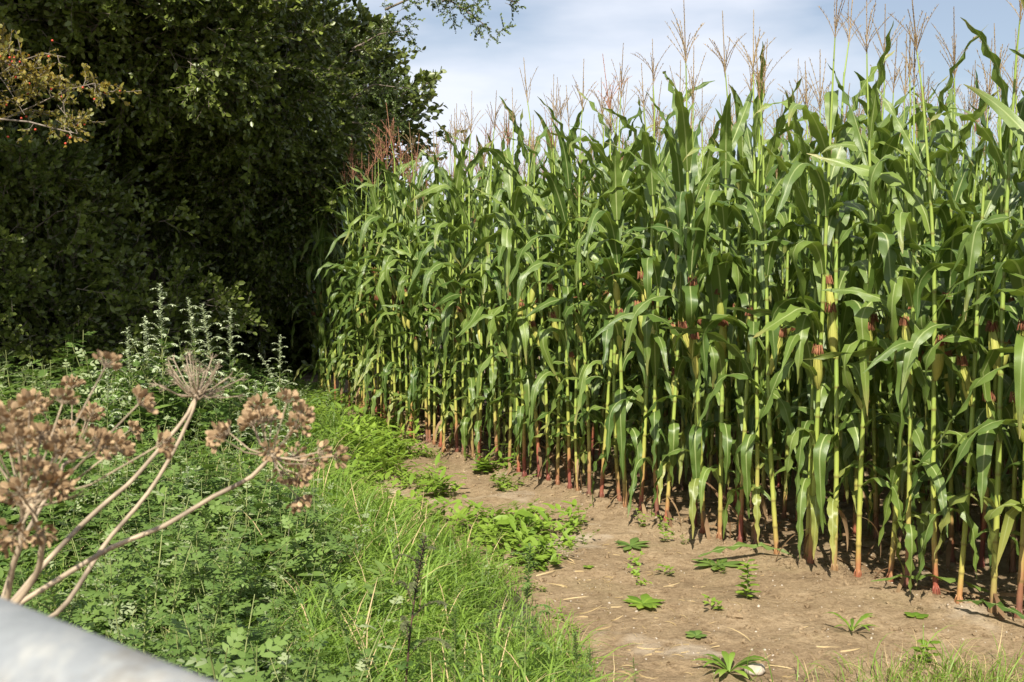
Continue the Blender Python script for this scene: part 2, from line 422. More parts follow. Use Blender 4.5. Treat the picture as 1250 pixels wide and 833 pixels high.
def ground_z(x, y):
    x = np.asarray(x, dtype=float); y = np.asarray(y, dtype=float)
    dn = (x - ROW_A.x) * n2v.x + (y - ROW_A.y) * n2v.y; ds_ = (x - ROW_A.x) * u2.x + (y - ROW_A.y) * u2.y
    dn = dn + bow(ds_)
    ridge = (.030 + .03 * (vnoise(x * 5 + 7, y * 5) - .5)) * np.exp(-((dn + .02) / .11) ** 2) + .012 * np.exp(-((dn - .72) / .13) ** 2)
    rut = -.016 * np.exp(-((dn + .62 + .08 * (vnoise(ds_ * .8, 3.3) - .5)) / .12) ** 2)
    return ridge + rut + 0.05 * (vnoise(x * 0.6 + 9, y * 0.6) - 0.5) + 0.022 * (vnoise(x * 3 + 5, y * 3) - 0.5) + 0.018 * (vnoise(x * 9, y * 9 + 3) - 0.5) + 0.010 * (vnoise(x * 27, y * 27) - .5)

def gz(x, y): return float(ground_z(np.array([x]), np.array([y]))[0])

# ------------------------------------------------------------------ ground: one sheet, fine where it is seen, running out to the horizon
def axis(lo, hi, step, far):
    a = np.arange(lo, hi + 1e-6, step)
    g = step; right = [hi]
    while right[-1] < far: g *= 1.35; right.append(right[-1] + g)
    g = step; left = [lo]
    while left[-1] > -far: g *= 1.35; left.append(left[-1] - g)
    return np.concatenate([np.array(left[1:])[::-1], a, np.array(right[1:])])
gx = axis(-4.0, 4.5, 0.035, 900); gy = axis(2.4, 11, 0.035, 900)
X, Y = np.meshgrid(gx, gy); Zg = ground_z(X, Y)
nx, ny = len(gx), len(gy)
V = np.stack([X, Y, Zg], 2).reshape(-1, 3)
ii = (np.arange(ny - 1)[:, None] * nx + np.arange(nx - 1)[None]).ravel()
Fq = np.stack([ii, ii + 1, ii + nx + 1, ii + nx], 1)
me = mesh_np('ground', V, Fq, np.zeros_like(V), np.zeros(len(Fq)), [M['soil']])
link('ground', me, kind='structure')

# the verge: a low bank of dark leaf mould under the weeds
ys = np.arange(0.5, 18, 0.12); cols = 40
V = []
for y in ys:
    ex = float(edge_x(y)) - 0.12 + 0.08 * (vnoise(y * 4, 2.0) - .5)
    for k in range(cols):
        t = k / (cols - 1); x = ex - 12 * t ** 1.6
        V.append((x, y, gz(x, y) + 0.006 + 0.10 * min(1, 12 * t ** 1.6 / 1.2) - (0.02 if k == 0 else 0)))
V = np.array(V)
ii = (np.arange(len(ys) - 1)[:, None] * cols + np.arange(cols - 1)[None]).ravel()
Fq = np.stack([ii, ii + cols, ii + cols + 1, ii + 1], 1)
link('verge', mesh_np('verge', V, Fq, np.zeros_like(V), np.zeros(len(Fq)), [M['mould']]), kind='structure')

# ------------------------------------------------------------------ trees and hedge
def leaf_quad(mb, p, d, s, L, W, r, m=0):
    d = nrm(d); p = np.asarray(p, dtype=float)
    t = np.array([0, 0.3, 0.7, 1.0]); drop = np.array([0, 0, 0, 0]) ; drop[3:] = 0
    pts = p + d * (t * L)[:, None] + np.array([0, 0, -1.0]) * (t ** 2 * L * 0.12)[:, None]
    blade(mb, pts, s, W * np.array([0.18, 0.95, 0.85, 0.06]), fold=0.22, across=2, m=m, r=r)

def sprig_tmpl(n_leaf=16, L=0.34, leaf=0.068, w=0.5, sub=3, seed=0, spread=1.0):
    rs = np.random.default_rng(seed); mb = MB()
    def twig(p0, d, ln, nl, rr):
        k = np.linspace(0, 1, 5); bend = rs.normal(0, 0.25, 3)
        pts = np.array([p0 + d * ln * t + bend * ln * t * t for t in k])
        tube(mb, pts, np.linspace(rr, rr * 0.4, 5), 4, m=1, close=False)
        for i in range(nl):
            t = 0.2 + 0.8 * (i + rs.random() * .5) / nl; j = min(int(t * 4), 3); ft = t * 4 - j
            p = pts[j] * (1 - ft) + pts[min(j + 1, 4)] * ft
            az = i * 2.4 + rs.random(); o = np.array([math.cos(az), math.sin(az), 0.55 + 0.5 * t + rs.normal(0, .2)])
            dd = nrm(o * spread + d * 0.6); s = np.cross(dd, nrm(rs.normal(size=3) + np.array([0, 0, 1.6])))
            leaf_quad(mb, p, dd, s, leaf * rs.uniform(.75, 1.15), leaf * w * .5 * rs.uniform(.85, 1.15), rs.random())
    twig(np.zeros(3), np.array([0, 0, 1.0]), L, n_leaf, 0.004)
    for q in range(sub):
        az = q * 2 * math.pi / sub + rs.random()
        d = nrm(np.array([math.cos(az), math.sin(az), 0.7]))
        twig(np.array([0, 0, L * rs.uniform(.1, .5)]), d, L * rs.uniform(.5, .8), int(n_leaf * .65), 0.003)
    return mb.arr()

SPRIG = [sprig_tmpl(seed=k) for k in range(5)]
SPRIG_BIG = [sprig_tmpl(n_leaf=10, L=0.5, leaf=0.13, w=0.5, sub=3, seed=20 + k) for k in range(3)]

def crown_arrays(blobs, tmpls, dens, scale=1.0):
    """sprigs in the outer shell of each blob: blob = (centre, radii, count factor)"""
    P = []; D = []
    for (c, rr, k) in blobs:
        c = np.array(c, float); rr = np.array(rr, float)
        area = (rr[0] * rr[1] + rr[1] * rr[2] + rr[0] * rr[2]) * 4.2
        n = int(area * dens * k)
        # clumps on the blob, each a tuft of sprigs, so that gaps and dark holes stay between them
        nc = max(6, n // 16)
        d = rng.normal(size=(nc, 3)); d /= np.linalg.norm(d, axis=1, keepdims=True)
        rad = rng.uniform(0.62, 1.05, nc)
        cc = c + d * rr * rad[:, None]
        m = n // nc + 1
        off = rng.normal(size=(nc, m, 3)) * np.array([0.24, 0.24, 0.15])
        p = (cc[:, None] + off).reshape(-1, 3)
        out = (np.repeat(d[:, None], m, 1) * 0.8 + off * 2.0 + rng.normal(size=(nc, m, 3)) * 0.45 + np.array([0, 0, 0.25])).reshape(-1, 3)
        P.append(p); D.append(out)
    P = np.concatenate(P); D = np.concatenate(D)
    keep = P[:, 2] > 0.12
    P = P[keep]; D = D[keep]
    return scatter(tmpls, P, rot_to(D), scale * rng.uniform(0.75, 1.2, len(P)), rng.integers(0, len(tmpls), len(P))), P

def limb_pts(a, b, wob=0.25, n=8):
    a = np.array(a, float); b = np.array(b, float); t = np.linspace(0, 1, n)
    w = rng.normal(size=3) * wob; w2 = rng.normal(size=3) * wob * .5
    return a + (b - a) * t[:, None] + np.sin(t * np.pi)[:, None] * w + np.sin(t * 2 * np.pi)[:, None] * w2 + np.array([0, 0, 1.0]) * (np.sin(t * np.pi) * 0.12 * np.linalg.norm(b - a))[:, None]

def tree(name, label, cat, base, fork_h, blobs, dens, mat, trunk_r=0.2, tm=None, scale=1.0, group=None, extra=None):
    root = empty(name, base); tag(root, label, cat, group)
    bb = np.array(base, float)
    t = MB(); fork = bb + np.array([rng.normal() * .1, rng.normal() * .1, fork_h])
    pts = limb_pts(bb - np.array([0, 0, .15]), fork, 0.06)
    tube(t, pts - bb, np.linspace(trunk_r * 1.3, trunk_r * .8, 8), 10)
    (v, f, a, mm), P = crown_arrays(blobs, tm or SPRIG, dens, scale)
    for (c, rr, k) in blobs:
        lp = limb_pts(fork, c, 0.3)
        tube(t, lp - bb, np.linspace(trunk_r * .55, trunk_r * .15, 8), 7)
        near = P[np.linalg.norm((P - np.array(c)) / (np.array(rr) * 1.2), axis=1) < 1]
        if len(near):
            for q in near[rng.integers(0, len(near), 14)]:
                j = rng.integers(4, 8)
                tube(t, limb_pts(lp[j], q, 0.12, 6) - bb, np.linspace(trunk_r * .13, 0.006, 6), 5)
    tr = t.mesh('trunk', [M['bark']])
    link('trunk', tr, root)
    v = v - bb.astype(np.float32)
    cr = mesh_np('crown', v, f, a, mm, [mat, M['twig']])
    link('crown', cr, root)
    return root

# the big dark tree whose canopy hangs out over the verge
tree('overhanging_tree', 'large dark evergreen tree with its canopy overhanging a black hollow', 'tree', (-4.4, 13.2, 0), 2.4,
     [((-5.0, 9.6, 4.6), (2.0, 1.5, 1.3), 1.0), ((-3.45, 10.4, 4.7), (1.45, 1.4, 1.3), 1.1), ((-2.7, 11.3, 3.9), (0.75, 1.1, 1.0), 1.35),
      ((-6.6, 9.4, 4.3), (1.6, 1.5, 1.5), 0.8), ((-3.6, 10.2, 3.75), (1.0, 0.8, 0.55), 1.2), ((-2.6, 12.4, 3.0), (0.75, 0.9, 0.9), 1.3),
      ((-2.9, 13.2, 2.4), (0.8, 0.9, 1.3), 1.0), ((-4.8, 10.8, 7.0), (3.1, 2.2, 1.5), 1.7),  # last blob: unseen crown top, thickened to darken the hollow below
      ((-4.7, 12.8, 6.3), (3.0, 2.6, 1.8), 1.3), ((-4.4, 12.0, 2.9), (1.6, .8, 1.3), 1.0), ((-5.6, 5.8, 6.2), (2.1, 1.7, 1.2), 1.4)],  # last blob: unseen forward limb, added to shade the holly bush
     34, M['tree_leaf'], 0.26)
# outreaching twigs against the sky
tw = [(np.array(ray(470, 12, 11.0)), np.array(ray(634, 4, 10.6))), (np.array(ray(430, 60, 11.2)), np.array(ray(495, 38, 11))),
      (np.array(ray(430, 120, 11.4)), np.array(ray(500, 108, 11.2))), (np.array(ray(430, 150, 11.6)), np.array(ray(488, 150, 11.4))),
      (np.array(ray(540, 2, 10.9)), np.array(ray(600, 36, 10.7)))]
ot = bpy.data.objects['overhanging_tree']; bb = np.array(ot.location)
mbt = MB(); P = []; D = []
for a, b in tw:
    mbt = MB(); lp = limb_pts(a, b, 0.04); tube(mbt, lp - bb, np.linspace(.012, .003, 8), 5); link('limb', mbt.mesh('limb', [M['twig']]), ot)
    for q in range(26):
        t = q / 25 * 7; j = min(int(t), 6); p = lp[j] + (lp[j + 1] - lp[j]) * (t - j)
        P.append(p + rng.normal(size=3) * .05); D.append((b - a) / np.linalg.norm(b - a) * .7 + rng.normal(size=3) * .7)
P = np.array(P); D = np.array(D)
v, f, a, mm = scatter(SPRIG, P, rot_to(D), rng.uniform(.32, .55, len(P)), rng.integers(0, 5, len(P)))
link('twigs', mesh_np('twigs', v - bb.astype(np.float32), f, a, mm, [M['tree_leaf2'], M['twig']]), ot)

tree('bushy_tree', 'bushy green tree standing behind the far end of the maize', 'tree', (-3.4, 17.5, 0), 1.2,
     [((-3.5, 17.2, 2.7), (1.2, 1.2, 1.0), 1.2), ((-4.2, 17.5, 4.2), (1.5, 1.3, 1.3), 1.0), ((-3.1, 17.0, 1.3), (1.2, 1.0, 1.1), 1.0)],
     34, M['tree_leaf2'], 0.16)
tree('holly_bush', 'dark glossy holly bush filling the left edge of the verge', 'bush', (-5.0, 10.2, 0), 0.5,
     [((-4.9, 10.0, 1.5), (1.25, 0.9, 1.6), 1.1), ((-4.0, 10.4, 0.8), (1.0, 0.8, 0.9), 1.0), ((-6.6, 9.6, 1.9), (1.4, 1.2, 1.9), 0.7)],
     36, M['tree_leaf'], 0.1)
# hedgerow in the shade behind: a solid bank of big-leaved growth, one thing per clump of hedge
hx = [(-9.2, 14.5), (-6.9, 15.8), (-4.9, 16.4), (-3.7, 15.8), (-11.5, 12.0)]
hl = ['shaded hedge bush deep in the hollow, below the big tree', 'shaded hedge bush in the darkest part of the hollow', 'shaded hedge bush just left of the maize corner',
      'shaded hedge bush behind the maize corner, under the bushy tree', 'dark hedge bush beyond the holly bush']
for i, (x, y) in enumerate(hx):
    tree('hedge_bush', hl[i], 'hedge', (x, y, 0), 0.5, [((x, y, 1.5), (1.7, 1.1, 1.9), 1.0), ((x, y, 1.5), (1.2, .6, 1.5), .7), ((x + .2, y + .6, 3.8), (1.8, 1.2, 1.6), 1.0)], 34, M['tree_leaf'], 0.1, SPRIG_BIG, group='shaded hedge bushes in the hollow')

# hawthorn with turning leaves reaching in from the left
hb = np.array([-4.6, 7.2, 0.0]); hr = empty('hawthorn_shrub', hb)
tag(hr, 'hawthorn branch with orange-tinged leaves and red berries reaching out of the hedge', 'shrub')
mbt = MB(); P = []; D = []; bp = []
st = limb_pts(hb - np.array([0, 0, .1]), hb + np.array([0.2, 0, 2.4]), .1); tube(mbt, st - hb, np.linspace(.05, .025, 8), 8)
for (e, n_) in (((125, 112, 7.0), 26), ((60, 100, 7.1), 26), ((30, 140, 7.0), 20), ((25, 62, 7.3), 20), ((80, 70, 7.2), 10), ((70, 128, 7.0), 16)):
    b = np.array(ray(*e)); lp = limb_pts(st[-1], b, .24); tube(mbt, lp - hb, np.linspace(.010, .002, 8), 5)
    for q in range(n_):
        t = (0.45 + .55 * q / n_) * 7; j = min(int(t), 6); p = lp[j] + (lp[j + 1] - lp[j]) * (t - j)
        P.append(p); D.append(rng.normal(size=3) * .8 + np.array([.3, -.1, .1])); bp.append(p + rng.normal(size=3) * .06)
P = np.array(P); D = np.array(D)
HAW = [sprig_tmpl(n_leaf=9, L=0.2, leaf=0.038, w=0.75, sub=2, seed=60 + k) for k in range(3)]
v, f, a, mm = scatter(HAW, P, rot_to(D), rng.uniform(.5, 1.0, len(P)), rng.integers(0, 3, len(P)))
link('branches', mbt.mesh('branches', [M['twig']]), hr)
link('foliage', mesh_np('foliage', v - hb.astype(np.float32), f, a, mm, [M['thorn_leaf'], M['twig']]), hr)
def ball(mb, c, r, seg=6, m=0, rr=0.0, sc=(1, 1, 1)):
    V = []; A = []
    for i in range(seg // 2 + 2):
        th = math.pi * i / (seg // 2 + 1)
        for k in range(seg):
            ph = 2 * math.pi * k / seg
            V.append((c[0] + sc[0] * r * (math.sin(th) + 1e-3) * math.cos(ph), c[1] + sc[1] * r * (math.sin(th) + 1e-3) * math.sin(ph), c[2] + sc[2] * r * math.cos(th)))
            A.append((0, 0.5, rr))
    n = seg // 2 + 2
    mb.add(V, [(i * seg + k, (i + 1) * seg + k, (i + 1) * seg + (k + 1) % seg, i * seg + (k + 1) % seg) for i in range(n - 1) for k in range(seg)], A, m)
mb = MB()
ball(mb, (0, 0, 0), .008, 8); bm_ = mb.mesh('berry', [M['berry']])
for p in bp[::2]: link('berry', bm_, hr).location = p - hb

# ------------------------------------------------------------------ maize
def maize_leaf(mb, z0, az, L, W, phi0, bend, segs, across, rs, m=0, kink=0.0, power=1.4, tau=0.0):
    t = np.linspace(0, 1, segs + 1)
    q_ = np.minimum(1, t / (tau or 1.0)); phi = phi0 - bend * q_ ** power * (1 if not tau else (1.35 - .35 * q_))
    if kink: phi = phi - kink / (1 + np.exp(-(t - rs.uniform(.4, .7)) * 30))
    ds = L / segs
    daz = rs.normal(0, .35) * t ** 2
    hx = np.cos(phi) * ds; pz = np.sin(phi) * ds
    dx = hx * np.cos(az + daz); dy = hx * np.sin(az + daz)
    P = np.stack([np.concatenate([[0], np.cumsum(dx[1:])]), np.concatenate([[0], np.cumsum(dy[1:])]), np.concatenate([[0], np.cumsum(pz[1:])])], 1)
    P += np.array([math.cos(az) * .010, math.sin(az) * .010, z0])
    tw = rs.normal(0, .8) * t ** 1.5 + rs.normal(0, .15)
    S0 = np.array([-math.sin(az), math.cos(az), 0.0])
    T = np.gradient(P, axis=0); T /= np.linalg.norm(T, axis=1, keepdims=True)
    Nn = np.cross(np.repeat(S0[None], len(t), 0), T)
    side = S0[None] * np.cos(tw)[:, None] + Nn * np.sin(tw)[:, None]
    w = W * np.minimum(1, (0.35 + 2.6 * t)) * (1 - t ** 2.6) ** 0.9 * (1 - 0.25 * t) + 0.0012
    ph = rs.random(2) * 6
    rp_ = [0.017 * np.sin(t * rs.uniform(22, 38) + ph[0]) * np.sin(np.pi * t) ** .7, 0.017 * np.sin(t * rs.uniform(22, 38) + ph[1]) * np.sin(np.pi * t) ** .7]
    blade(mb, P, side, w, fold=rs.uniform(.08, .35), across=across, m=m, r=rs.random(), ripple=rp_ if across >= 4 else None)

def maize_parts(seed, hi=True):
    rs = np.random.default_rng(seed)
    segs, across, sides = (17, 4, 8) if hi else (8, 2, 4)
    H = rs.uniform(2.20, 2.42)                    # to the foot of the tassel
    nn = 15; zs = np.array([H * (k / nn) ** 0.95 * 0.885 for k in range(nn + 1)])
    # stalk with nodes
    wob = rs.normal(0, .02, (3, 2))
    def axis_xy(z):
        q = z / H; return np.array([wob[0, 0] * math.sin(q * 3) + wob[1, 0] * math.sin(q * 7) * .4, wob[0, 1] * math.sin(q * 3) + wob[1, 1] * math.sin(q * 7) * .4])
    S = MB(); pts = []; rad = []; ndv = []
    for k in range(nn):
        a, b = zs[k], zs[k + 1]
        rb = np.interp(a, [0, .3, 1.2, H], [.0125, .0115, .0095, .0045])
        for q, (f_, rr, nv) in enumerate(((0, 1.18, 1.0), (.06, 1.22, .3), (.16, 1.0, 0), (.55, 1.10, 0), (.93, 0.98, 0))):
            z = a + (b - a) * f_; x, y = axis_xy(z); pts.append((x, y, z)); rad.append(rb * rr); ndv.append(nv)
    z = H; x, y = axis_xy(z); pts.append((x, y, z)); rad.append(.004); ndv.append(0)
    n0 = len(S.v); tube(S, pts, rad, sides)
    S.a[n0][:, 2] = np.repeat(np.array(ndv), sides)
    if hi:
        for k in range(6):
            an = k * 1.05 + rs.random(); o = np.array([math.cos(an), math.sin(an)])
            tube(S, [(o[0] * .010, o[1] * .010, .045), (o[0] * .017, o[1] * .017, .025), (o[0] * .022, o[1] * .022, -.03)], [.003, .0025, .0018], 4)
    # leaves
    Lf = MB(); az0 = rs.random() * 6.28; side = 0
    for k in range(2, nn + 1):
        tau = 0.0
        z = zs[k]
        az = az0 + (k % 2) * math.pi + rs.normal(0, .35) ; q = z / H
        x, y = axis_xy(z)
        L = np.interp(q, [0, .2, .45, .75, 1], [.36, .54, .77, .68, .43]) * rs.uniform(.8, 1.15)
        W = np.interp(q, [0, .2, .5, .8, 1], [.022, .034, .048, .044, .024]) * rs.uniform(.85, 1.12)
        if q < .10: continue
        if q > .74:
            phi0 = R(rs.uniform(56, 82)); bend = R(rs.uniform(0, 75)) if rs.random() < .75 else R(rs.uniform(90, 140)); pw = 1.8; kink = R(80) if rs.random() < .12 else 0
        elif q > .35:
            phi0 = R(rs.uniform(68, 86)); bend = R(rs.uniform(135, 172)) if rs.random() < .8 else R(rs.uniform(60, 120)); pw = rs.uniform(1.2, 2.2); tau = rs.uniform(.45, .95); kink = R(rs.uniform(15, 50)) if rs.random() < .3 else 0
        else:
            phi0 = R(rs.uniform(55, 78)); bend = R(rs.uniform(130, 160)); pw = rs.uniform(1.0, 1.8); tau = rs.uniform(.4, .8); kink = 0
        n0 = len(Lf.v)
        maize_leaf(Lf, z, az, L, W, phi0, bend, segs, across, rs, kink=kink, power=pw, tau=tau)
        Lf.v[n0][:, 0] += x; Lf.v[n0][:, 1] += y
        # the sheath below each leaf
        zb = zs[max(k - 1, 0)]; xb, yb = axis_xy(zb)
        if hi and rs.random() < .9:
            pass
    # withered leaves low down
    for k in range(rs.integers(0, 3) if hi else 0):
        z = rs.uniform(.05, .32); az = rs.random() * 6.28
        maize_leaf(Lf, z, az, rs.uniform(.18, .4), .012, R(20), R(115), segs // 2, 2, rs, m=1, power=.5)
    # tassel
    Tt = MB(); x, y = axis_xy(H); top = np.array([x, y, H]); ln = rs.uniform(.32, .46)
    sd = 4 if hi else 3
    lean = rs.normal(0, .05, 2)
    def spike(p0, d, l, curve, rr):
        n = 9 if hi else 4; t = np.linspace(0, 1, n)
        pts = p0 + d * (l * t)[:, None] + np.array(curve) * (t ** 2)[:, None] * l
        tube(Tt, pts, rr * (1 - .5 * t), 4 if hi else 3, r=rs.random(), close=False)
        if hi:
            for i in range(int(l / .012)):
                t_ = .12 + .88 * i / (l / .012); p = p0 + d * l * t_ + np.array(curve) * t_ ** 2 * l
                az = i * 2.2 + rs.random(); o = nrm(np.array([math.cos(az), math.sin(az), 1.1]) + d)
                blade(Tt, [p, p + o * .006, p + o * .012], np.cross(o, d) + 1e-3, np.array([.0012, .0026, .0004]), across=1, r=rs.random())
    tube(Tt, [top - (0, 0, .02), top + (lean[0] * .3, lean[1] * .3, ln * .35)], [.0042, .003], 5 if hi else 3, r=0.0, close=False, m=1)
    fork = top + np.array([lean[0] * .3, lean[1] * .3, ln * .32])
    spike(fork, nrm(np.array([lean[0], lean[1], 1])), ln * .75, (0, 0, 0), .0034)
    opn = rs.uniform(.16, .48)
    for k in range(rs.integers(5, 11)):
        az = k * 2.4 + rs.random(); o_ = opn * rs.uniform(.4, 1.5); d = nrm(np.array([math.cos(az) * o_, math.sin(az) * o_, 1]))
        spike(fork + np.array([0, 0, rs.uniform(-.02, .07)]), d, ln * rs.uniform(.28, .58), (math.cos(az) * .12 + rs.normal(0, .1), math.sin(az) * .12 + rs.normal(0, .1), -rs.uniform(0, .25)), .0018)
    # ears
    ears = []; e1 = rs.uniform(.90, 1.20)
    for ez in ([e1, e1 - rs.uniform(.14, .2)] if hi and rs.random() < .7 else [e1]):
        E = MB(); K = MB()
        k = int(np.argmin(abs(zs - ez))); z = zs[k]; x, y = axis_xy(z); az = az0 + (k % 2) * math.pi + rs.normal(0, .3)
        if ears: az = ears[0][2] + rs.normal(0, .5)
        tilt = R(rs.uniform(7, 17)); l = rs.uniform(.16, .23)
        d = np.array([math.sin(tilt) * math.cos(az), math.sin(tilt) * math.sin(az), math.cos(tilt)])
        p0 = np.array([x, y, z]) + np.array([math.cos(az), math.sin(az), 0]) * .012
        t = np.linspace(0, 1, 10)
        tube(E, p0 + d * (l * t)[:, None], .0240 * np.array([.3, .62, .85, .97, 1.0, .96, .86, .70, .48, .25]) * rs.uniform(.85, 1.05), 8 if hi else 5, r=rs.random(), close=False)
        tip = p0 + d * l
        for q in range(4):
            an = q * 1.57 + rs.random(); o = np.array([math.cos(an), math.sin(an), 0])
            b0 = p0 + d * l * .55 + o * .015
            blade(E, [b0, b0 + d * l * .25 - o * .003, b0 + d * l * .48 - o * .006, b0 + d * l * (.6 + rs.random() * .15) + o * .004], np.cross(o, d), np.array([.014, .013, .007, .001]), across=2, fold=-.3, r=rs.random())
        for q in range(34 if hi else 5):
            an = rs.random() * 6.28; o = np.array([math.cos(an), math.sin(an), 0]); l2 = rs.uniform(.03, .07)
            pts = [tip - d * .02 + o * .004, tip + d * l2 * .45 + o * .010, tip + d * l2 * .6 + o * .02, tip + d * l2 * .15 + o * .028 + np.array([0, 0, -l2 * .3])]
            tube(K, pts, [.0018, .0020, .0018, .0010] if hi else .004, 3, r=rs.random(), close=False)
        ball(K, tip + d * .009, .017, 6, rr=.3, sc=(1, 1, 1.5))
        ears.append((E, K, az))
    return S, Lf, Tt, ears

VAR = []; EAR_AZ = []
for k in range(24):
    S, Lf, Tt, ears = maize_parts(100 + k); EAR_AZ.append(ears[0][2])
    VAR.append((S.mesh('stalk', [M['stalk']]), Lf.mesh('foliage', [M['maize_leaf'], M['dry_leaf']]), Tt.mesh('tassel', [M['tassel'], M['stalk']]),
                [(E.mesh('ear', [M['husk']]), K.mesh('silk', [M['silk']])) for E, K, _z in ears]))

RED = []
for q in VAR:
    t_ = q[2].copy(); t_.materials[0] = M['tassel_red']; RED.append(t_)
ordw = 'first second third fourth fifth sixth seventh eighth ninth tenth eleventh twelfth thirteenth fourteenth fifteenth sixteenth seventeenth eighteenth nineteenth'.split()
tens = {20: ('twentieth', 'twenty'), 30: ('thirtieth', 'thirty'), 40: ('fortieth', 'forty'), 50: ('fiftieth', 'fifty'), 60: ('sixtieth', 'sixty'), 70: ('seventieth', 'seventy')}
def ordinal(n):
    if n < 20: return ordw[n - 1]
    t = n // 10 * 10
    return tens[t][0] if n == t else tens[t][1] + '-' + ordw[n - t - 1]

rowlen = (ROW_B - ROW_A).length
MAX = 300; made = 0
far_P = []
def in_view(p, m=0.04):
    return p.y > 0.5 and abs(p.x / p.y) < 625 / F + m
def plant(p, label, group, ear=True, hscale=1.0, red=False):
    k = random.randrange(len(VAR)); S, Lf, Tt, ears = VAR[k]
    az = EAR_AZ[k]; rz = random.random() * 6.283
    if random.random() < .75: rz = math.atan2(-n2v.y, -n2v.x) + random.gauss(0, .8) - az     # most cobs lean out to the light
    root = empty('maize_plant', p, rz)
    root.rotation_euler.x = random.gauss(0, .034); root.rotation_euler.y = random.gauss(0, .034)
    s = (random.uniform(.93, 1.06) if random.random() < .93 else random.uniform(.72, .9)) * hscale; root.scale = (s, s, s)
    tag(root, label, 'maize plant', group)
    link('stalk', S, root); link('foliage', Lf, root); link('tassel', RED[k] if red else Tt, root)
    if ear:
        for E, K in ears: e = link('ear', E, root); link('silk', K, e)
    return root

rows = 26; cnt = 0; pts_by_row = []
for r_ in range(rows):
    base = ROW_A + n2v * (0.72 * r_)
    # rows start a little outside the right edge of the picture
    s = -2.2 - r_ * 1.1; row = []
    end = rowlen + 1.0 - 0.12 * r_ + (0 if r_ < 3 else 0)
    while s < end:
        s += random.uniform(.105, .165) if r_ < 6 else random.uniform(.16, .24)
        p = base + u2 * s + n2v * (random.gauss(0, .028) - float(bow(s)))
        p.z = gz(p.x, p.y) - .005
        row.append((s, p))
    pts_by_row.append(row)
for r_, row in enumerate(pts_by_row):
    k = 0
    for (s, p) in row:
        vis = in_view(p)
        if vis and made < MAX and r_ < 8:
            made += 1; k += 1
            if r_ == 0:
                tall = 'slender'
                lab = f'front row maize plant, {ordinal(k)} from the right end of the row at the soil edge'
            else:
                lab = f'maize plant in the {ordinal(r_ + 1)} row behind the front of the crop'
            hs = 1.0
            if s > rowlen + .5: hs = .9
            plant(p, lab, 'maize plants of the front row' if r_ == 0 else f'maize plants of the {ordinal(r_ + 1)} row', ear=random.random() < .92, hscale=hs, red=s > rowlen - 2.2 or random.random() < .06)
        else:
            if p.y > -1 and abs(p.x) < 0.9 * max(p.y, 1.5) + 3: far_P.append((p.x, p.y, p.z))
LOW = []
for k in range(8):
    S, Lf, Tt, ears = maize_parts(300 + k, hi=False); E, K, _e = ears[0]
    out_ = []
    base = 0; vs = []; fs = []; as_ = []; ms = []
    for (mbx, mi) in ((S, {0: 0}), (Lf, {0: 1, 1: 2}), (Tt, {0: 3, 1: 0}), (E, {0: 4}), (K, {0: 5})):
        v, f, a, m_ = mbx.arr(); vs.append(v); fs.append(f + base); as_.append(a); ms.append(np.array([mi[int(q)] for q in m_])); base += len(v)
    LOW.append((np.concatenate(vs), np.concatenate(fs), np.concatenate(as_), np.concatenate(ms)))
far_P = np.array(far_P)
print('maize individuals', made, 'mass', len(far_P))
v, f, a, mm = scatter(LOW, far_P, rotz(len(far_P), .025), rng.uniform(.94, 1.06, len(far_P)), rng.integers(0, 8, len(far_P)), rnd=False)
o = link('maize_crop', mesh_np('maize_crop', v, f, a, mm, [M['stalk'], M['maize_leaf'], M['dry_leaf'], M['tassel'], M['husk'], M['silk']]), kind='stuff')
tag(o, 'mass of green maize filling the field behind the first rows', 'crop')

# dead leaf litter between the stalks
mb = MB()
lt = []
for k in range(4):
    m_ = MB(); rs = np.random.default_rng(k)
    maize_leaf(m_, 0.012, 0, .3, .014, R(10), R(30), 8, 2, rs); lt.append(m_.arr())
n = 1500
s = rng.uniform(-2, rowlen + .8, n); w = np.abs(rng.normal(0, 1.1, n)) + .05
P = np.array(ROW_A)[None] + np.array(u2)[None] * s[:, None] + np.array(n2v)[None] * (w - bow(s))[:, None]
P[:, 2] = ground_z(P[:, 0], P[:, 1]) + .004
v, f, a, mm = scatter(lt, P, rotz(n, .25), rng.uniform(.3, 1.0, n), rng.integers(0, 4, n))
o = link('dry_leaf_litter', mesh_np('litter', v, f, a, mm, [M['dry_leaf']]), kind='stuff'); tag(o, 'dead brown leaf scraps lying between the maize stalks', 'litter')

# green maize leaves fallen over onto the soil edge
fl = [((850, 690), .55, 15, 'long green maize leaf curled on pale soil at the crop edge'), ((1060, 728), .62, -20, 'long pale green maize leaf lying along the row foot near the watermark corner'),
      ((1165, 752), .42, -60, 'short yellowing maize leaf lying at the foot of the right-hand stalks')]
fl[1] = (fl[1][0], fl[1][1], fl[1][2], 'longest fallen maize leaf, pale green, lying along the foot of the row')
for i, (q, ln, dg, lab) in enumerate(fl):
    p = gp(*q); m_ = MB(); rs = np.random.default_rng(40 + i)
    maize_leaf(m_, 0.05, R(dg), ln, .02, R(18), R(45), 14, 4, rs)
    o = link('fallen_leaf', m_.mesh('fallen_leaf', [M['maize_leaf']])); o.location = (p.x, p.y, gz(p.x, p.y)); tag(o, lab, 'leaf', 'fallen maize leaves on the soil')

# ------------------------------------------------------------------ verge vegetation
def verge_pts(n, y0, y1, left, margin=0.0, power=1.0):
    """random points on the verge; more of them near the camera"""
    y = y0 + (y1 - y0) * rng.random(n) ** power
    ex = edge_x(y) - margin
    lo = np.maximum(-0.50 * y - .5, -left)
    x = lo + (ex - lo) * rng.random(n)
    return x, y
def bank(x, y):
    d = np.clip((edge_x(y) - x) / 1.2, 0, 1)
    return ground_z(x, y) + .10 * d

